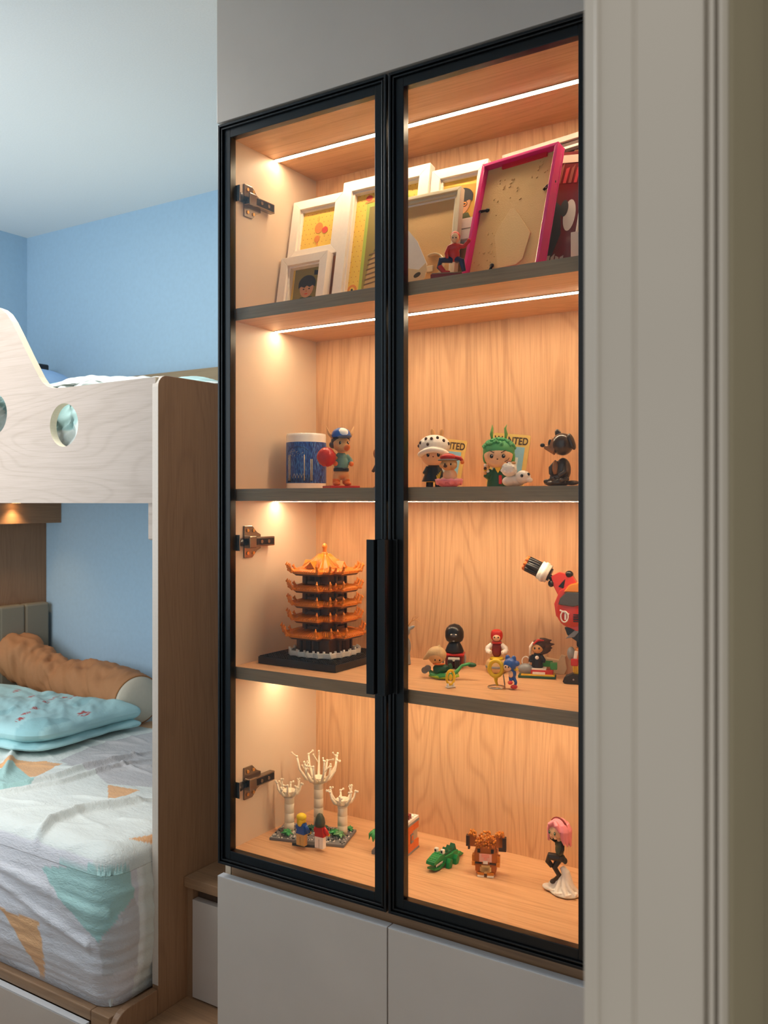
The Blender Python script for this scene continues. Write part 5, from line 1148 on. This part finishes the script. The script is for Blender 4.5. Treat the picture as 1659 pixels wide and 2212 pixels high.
for (px, py, s_, m_) in ((620, 1812, 1.2, P_green), (700, 1800, 1.0, P_dgreen), (722, 1812, 1.2, P_green), (733, 1816, 1.2, mat('6DA06A', .4)), (756, 1800, .8, P_green), (672, 1800, 1.0, P_dgreen), (690, 1815, .9, P_green)):
    x, y = at_local(px, py); g = G(.001)
    for k in range(7): a = 2*math.pi*k/7; g.tube([(x, y, 6), (x+7*s_*math.cos(a), y+7*s_*math.sin(a), 13*s_+3*(k % 2)), (x+12*s_*math.cos(a), y+12*s_*math.sin(a), 9*s_+4*(k % 3))], [2.4, 4*s_, .8], m_, 8, flat=.5)
    g.ell((x, y, 13*s_), (5*s_, 5*s_, 5*s_), m_, n=10, k=8); g.build('plant', t)
# minifigures
def minifig(px, py, shirt, legs, hairfn, label, name='brick_figure', rz_=None):
    p = on_z(px, py, ZB+.006); f = F(name, label, (p.x, p.y, z4+.0062), rz if rz_ is None else rz_, group=None); f.o.scale = (1.35,)*3
    f.part('legs', lambda g: (g.box((-4.4, 0, 8), (8, 9, 16), legs, None, .5), g.box((4.4, 0, 8), (8, 9, 16), legs, None, .5), g.box((0, 0, 17), (17, 9, 4), legs, None, .5)))
    f.part('torso', lambda g: g.prism([(-9, 19), (9, 19), (6.4, 37), (-6.4, 37)], -5, 5, shirt, 'y'), bevel=.0005)
    for q in (-1, 1):
        f.part('arm', lambda g: g.tube([(q*7, 0, 34), (q*11, -1, 28), (q*11.5, -5, 22)], [3.2, 3.2, 2.8], shirt, 10)); f.part('hand', lambda g: g.tube([(q*11.5, -5, 22), (q*11.5, -8, 20)], [2.6, 2.4], P_yel, 10))
    h = f.part('head', lambda g: g.lathe([(4, 37), (6.8, 38.5), (7.2, 41), (7.2, 46), (6, 48.5), (0, 49)], P_yel, n=20)); hairfn(f, h); return f
def h1(f, h): f.part('hair', lambda g: (g.ell((0, 1, 47), (8.6, 8.6, 6.5), mat('E9C718', .4)), g.ell((0, 5, 40), (5, 5, 8), mat('E9C718', .4))), parent=h)
def h2(f, h): f.part('hood', lambda g: (g.lathe([(8.2, 36), (8.8, 42), (7.4, 50), (4, 56), (0, 58)], mat('3D4434', .4), c=(0, 1, 0), n=18)), parent=h)
minifig(652, 1826, P_blue, mat('E0B36A', .4), h1, 'toy brick figure with blue shirt and yellow hair before the ivory trees', rz_=rz+R(160))
minifig(692, 1832, P_red, P_white, h2, 'toy brick figure with red shirt, white legs and dark hood before the ivory trees', rz_=rz+R(165))
# ---- small palm model half behind the stile
p = on_z(810, 1845, ZB)
t = thing('palm_model', (p.x+.004, p.y+.012, z4), 'small toy palm tree on a grey plate by the middle door frame', 'toy', R(15))
g = G(.001); g.bb((-14, -14, 0), (24, 22, 8), M_bgrey); g.build('base_plate', t, bevel=.0006)
g = G(.001); g.tube([(-4, -2, 8), (-3, -2, 24), (-4, -2, 36)], [4.5, 3.4, 3], P_brown, 10); g.tube([(4, -2, 8), (2, -2, 26), (-1, -2, 38)], [3, 2.4, 2], P_dred, 10); g.build('trunk', t)
for k in range(7):
    a = 2*math.pi*k/7; g = G(.001); g.tube([(-4, -2, 38), (-4+10*math.cos(a), -2+10*math.sin(a), 48), (-4+17*math.cos(a), -2+17*math.sin(a), 42), (-4+19*math.cos(a), -2+19*math.sin(a), 30)], [3, 6, 6, 1], P_green, 10, flat=.5); g.build('frond', t)
# ---- orange and grey brick house (narrow, cut by the stile)
q0 = on_z(906, 1830, ZB); q1 = on_z(880, 1852, ZB)
t = thing('orange_brick_shop', (q0.x, q0.y, z4), 'orange and grey toy brick shop with pale roof beside the middle door frame', 'toy model', 0)
dd = (Vector((q1.x, q1.y))-Vector((q0.x, q0.y))); t.rotation_euler[2] = math.atan2(-dd.y, -dd.x)  # local +x runs towards the visible corner
MOb = mat('E8742A', .35)
g = G(.001); g.bb((-82, 0, 0), (0, 62, 4), P_grey); g.build('base_plate', t, bevel=.0005)
def bricks(lo, hi, nx, nz, m):
    dx = (hi[0]-lo[0])/nx; dz = (hi[2]-lo[2])/nz
    for j in range(nz):
        for i in range(nx): g = G(.001); g.bb((lo[0]+dx*i+.15, lo[1], lo[2]+dz*j+.15), (lo[0]+dx*(i+1)-.15, hi[1], lo[2]+dz*(j+1)-.15), m, .3); g.build('brick', t)
bricks((-80, 1, 4), (-1, 60, 22), 3, 2, MOb); bricks((-80, 1, 46), (-1, 60, 62), 3, 2, MOb)
g = G(.001); g.bb((-80, 2, 22), (-30, 59, 46), MOb, .4); g.bb((-30, 4, 22), (-2, 57, 46), mat('B9A58E', .35), .4); g.build('wall_panel', t)
g = G(.001); g.bb((-44, 0, 22), (-31, 3, 42), P_grey, .4); g.bb((-42, -.6, 28), (-33, .6, 38), P_orange, .3); g.build('window', t)
g = G(.001); g.bb((-81, 0, 62), (0, 61, 67), P_grey, .5); g.bb((-80, 1, 67), (-1, 60, 73), P_white, .5); g.build('roof', t)
g = G(.001); [g.cyl((-8-10*i, 8+12*j, 73), (-8-10*i, 8+12*j, 75), 3, P_white, n=10) for i in range(7) for j in range(4)]; tag(g.build('roof_studs', t), kind='stuff')
g = G(.001); g.bb((-44, 6, 73), (-30, 20, 84), P_dred, .5); g.build('chimney', t)
# ---- crocodile
p = on_z(955, 1872, ZB)
t = thing('brick_crocodile', (p.x, p.y+.016, z4), 'green toy brick crocodile with open jaws and white eyes', 'toy', R(118)); MC = mat('1E8A45', .35); MCd = mat('155A36', .35)
t.scale = (.86, 1.0, 1.15)
# local +x points to the tail; head towards -x, turned by the rotation
t.rotation_euler[2] = R(84)
g = G(.001); g.box((-2, 0, 14), (38, 24, 14), MC, None, 1.5); g.prism([(14, 8), (40, 10), (40, 20), (14, 21)], -9, 9, MC, 'y'); g.build('body', t, bevel=.0008)
g = G(.001); g.prism([(40, 6), (66, 8), (74, 4), (66, 2), (40, 4)], -5, 5, MC, 'y'); g.prism([(38, 8), (58, 12), (58, 5), (38, 6)], -7, 7, MC, 'y'); g.build('tail', t, bevel=.0006)
for x, y in ((-14, -17), (-14, 17), (18, -16), (18, 16)):
    g = G(.001); g.prism([(x-8, 0), (x-6, 10), (x, 17), (x+7, 15), (x+8, 6), (x+4, 0)], y-5, y+5, MC, 'y'); g.build('leg', t, bevel=.0012)
g = G(.001)
for k in range(3): g.prism([(-14+17*k, 20), (-2+17*k, 32), (4+17*k, 20)], -6, 6, MCd, 'y')
g.box((-4, 0, 23), (30, 18, 4), MCd, None, 1); g.build('back_ridge', t, bevel=.0005)
g = G(.001); g.prism([(-22, 12), (-22, 28), (-40, 27), (-66, 20), (-68, 14), (-40, 17)], -11, 11, MC, 'y'); hd = g.build('upper_jaw', t, bevel=.001)
g = G(.001); [g.cyl((-34-7*i, -6+6*j, 20+6*(1-i*.2)), (-34-7*i, -6+6*j, 28.5-1.7*i), 2.4, MC, n=10) for i in range(5) for j in range(3)]; tag(g.build('nose_studs', hd), kind='stuff')
g = G(.001); g.prism([(-20, 4), (-20, 12), (-44, 6), (-64, 8), (-64, 4), (-44, 1)], -10, 10, MC, 'y'); g.build('lower_jaw', t, bevel=.001)
g = G(.001); [g.prism([(-30-5*k, 15.5-.3*k), (-34-5*k, 15.3-.3*k), (-32-5*k, 11-.3*k)], y, y+1.5, P_white, 'y') for k in range(6) for y in (-11, 9.5)]; tag(g.build('teeth', t), kind='stuff')
for y in (-8, 8): g = G(.001); g.box((-27, y, 31), (9, 8, 8), P_white, None, 1.2); g.bb((-32, y-2, 29), (-31, y+2, 33), P_black); g.build('eye', t)
# ---- brick animal with big ears
p = on_z(1045, 1893, ZB)
t = thing('brick_bull', (p.x, p.y+.012, z4), 'square toy brick animal with big side ears, curly orange hair and pink nose', 'toy', R(20)); t.scale = (1.0, 1.0, 1.0)
MBr = mat('B8651A', .4); MBo = mat('D98422', .4); MDk = mat('3A2418', .4); MBe = mat('E3C07E', .4)
def vox(name, cells, m, parent=t):
    g = G(.001); [g.bb((x0+.1, y0, z0+.1), (x1-.1, y1, z1-.1), m, .35) for x0, y0, z0, x1, y1, z1 in cells]; return g.build(name, parent)
vox('body', [(-22, -12, 10, 22, 14, 24), (-20, -10, 4, 20, 12, 10), (-24, -12, 24, 24, 14, 50)], MBr)
vox('belly', [(-9, -14, 6, 9, -11, 24), (-12, -14, 10, 12, -11, 20)], MBe)
for q in (-1, 1):
    a, b = sorted((q*3, q*17)); vox('foot', [(a, -18, 0, b, -2, 3.5)], P_white); vox('foot_fur', [(a, -16, 3.5, b, 0, 9)], MBo)
    a, b = sorted((q*22, q*29)); vox('arm', [(a, -10, 20, b, 4, 42), (a, -14, 22, b, -8, 30)], MBo)
    a, b = sorted((q*12, q*20)); c_, d_ = sorted((q*8, q*22)); vox('side_stripe', [(c_, -15, 26, d_, -12, 29)], MDk)
h = vox('head', [(-20, -14, 30, 20, 12, 66)], MBr)
vox('muzzle', [(-13, -18, 32, 13, -13, 48)], mat('F0B8A8', .4), h); vox('nose', [(-8, -20, 42, 8, -17, 49), (-3, -20, 36, 3, -17, 42)], mat('F2A08E', .4), h); vox('lip', [(-5, -19, 28, 5, -17, 35)], P_white, h)
for q in (-1, 1):
    a, b = sorted((q*11, q*17)); vox('eye', [(a, -16.5, 50, b, -13.5, 58)], P_black, h)
    a, b = sorted((q*20, q*34)); c_, d_ = sorted((q*34, q*42)); e_, f_ = sorted((q*26, q*38)); ear = vox('ear', [(a, -6, 58, b, 4, 82), (e_, -6, 62, f_, 4, 84)], MBr, h)
    vox('ear_edge', [(c_, -7, 58, d_, 5, 80)], MDk, h); vox('ear_edge', [(e_, -7.5, 52, d_, 4.5, 60)], MDk, h)
g = G(.001); random.seed(7)
for k in range(260):
    x = random.uniform(-21, 21); z = random.uniform(60, 88); y = random.uniform(-18, 12)
    if (x/22)**2+((z-66)/21)**2 > 1: continue
    if z < 66 and y > -12: continue
    g.ell((x, y, z), (2.4, 2.4, 2.4), MBo if k % 5 else MBr, n=7, k=5)
for q in (-1, 1):
    for k in range(40): x = q*random.uniform(20, 36); g.ell((x, random.uniform(-8, 4), 80+random.uniform(-1, 8)+(abs(x)-20)*.25), 2.2, MBo, n=7, k=5)
tag(g.build('curly_hair', h), kind='stuff')
# ---- pink haired figurine leaping over a white wave base
p = on_z(1191, 1938, ZB)
f = F('pink_haired_figurine', 'pink haired figurine in dark clothes leaping over a swirling white base', (p.x+.004, p.y+.028, z4), R(-18))
def wave(g):
    g.lathe([(26, 0), (33, 2), (33, 5), (24, 10), (12, 20), (5, 30), (0, 34)], P_white, c=(12, 4, 0), n=32, sy=.8)
    g.ell((-20, -6, 6), (16, 12, 6), P_white); g.ell((-12, -6, 14), (8, 8, 8), P_white); g.tube([(18, 6, 20), (14, 6, 44), (6, 4, 54)], [14, 9, 5], P_white)
    for k in range(9): a = 2*math.pi*k/9; g.tube([(12+8*math.cos(a), 4+6*math.sin(a), 36), (12+20*math.cos(a+.3), 4+15*math.sin(a+.3), 16), (12+33*math.cos(a+.5), 4+25*math.sin(a+.5), 5), (12+30*math.cos(a+.9), 4+23*math.sin(a+.9), 9)], [3, 5, 4, 2], P_white)
f.o.scale = (.96,)*3
f.part('wave_base', wave, remesh=.0013, sit=2)
MB1 = mat('2B2523', .35); MOl = mat('4D5440', .45); MHp = mat('EE8F9A', .4)
f.part('standing_leg', lambda g: (g.tube([(2, 0, 70), (-4, -8, 52), (4, -2, 36), (-6, -4, 24)], [8, 6, 5.5, 5], MB1), g.ell((-8, -7, 22), (6, 9, 5), MB1)), remesh=.0011)
f.part('raised_leg', lambda g: (g.tube([(4, 0, 72), (-14, -12, 74), (-18, -12, 62), (-10, -8, 52)], [9, 8, 6.5, 5], MB1)), remesh=.0011)
f.part('hips', lambda g: (g.ell((4, 2, 72), (11, 9, 9), MB1), g.ell((14, 4, 68), (5, 5, 7), MBr)), remesh=.0011)
f.part('vest', lambda g: (g.ell((3, 0, 90), (10, 8, 16), MOl), g.ell((3, 0, 100), (11, 8, 8), MOl)), remesh=.0011)
f.part('arm', lambda g: g.tube([(-6, 0, 104), (-10, -10, 112), (2, -14, 116)], [4, 3.6, 3], MB1)); f.part('arm', lambda g: g.tube([(11, 0, 104), (16, -6, 94), (12, -8, 84)], [4, 3.6, 3], MB1)); f.part('hand', lambda g: g.ell((4, -15, 117), (4, 3, 3), P_skin))
h = f.part('head', lambda g: (g.ell((-2, -3, 128), (17, 16, 17), P_skin), g.ell((-5, -10, 118), (8, 7, 7), P_skin), g.tube([(2, 0, 104), (1, 0, 116)], [4, 5], P_skin)), remesh=.0012)
def ph(g):
    g.ell((0, 3, 136), (20, 19, 18), MHp)
    for a, l in ((-150, 26), (-168, 30), (-30, 26), (-10, 30), (15, 32), (40, 34), (65, 32), (90, 34), (115, 32), (140, 30), (165, 30)):
        ca, sa = math.cos(R(a)), math.sin(R(a)); g.tube([(14*ca, 3+13*sa, 142), (20*ca, 3+19*sa, 130), (21*ca, 3+20*sa, 130-l*.6), (25*ca, 3+23*sa, 130-l)], [7, 7, 5, .8], MHp)
    for q in (-1, 1): g.tube([(0, -12, 150), (q*9, -17, 143), (q*15, -15, 130)], [4, 5, 1.5], MHp)
f.part('hair', ph, remesh=.0013, parent=h)
f.part('hair_band', lambda g: g.tube([(21*math.cos(R(a)), 1, 134+20*math.sin(R(a))) for a in range(10, 171, 10)], 2.2, P_dred, 8, flat=1.0), parent=h)
eyes(f, (-2, -4, 127), 14.6, 7, mat('3F6E5A', .3), h, (2.6, 1.2, 4)); f.part('mouth', lambda g: g.tube([(-5, -18.4, 118), (-1, -18.2, 117.5)], .6, P_dred, 6), parent=h)
# ------------------------------------------------------------------ rest every tilted or rounded thing exactly on its shelf
for o_, z_ in TILTED: settle(o_, z_)
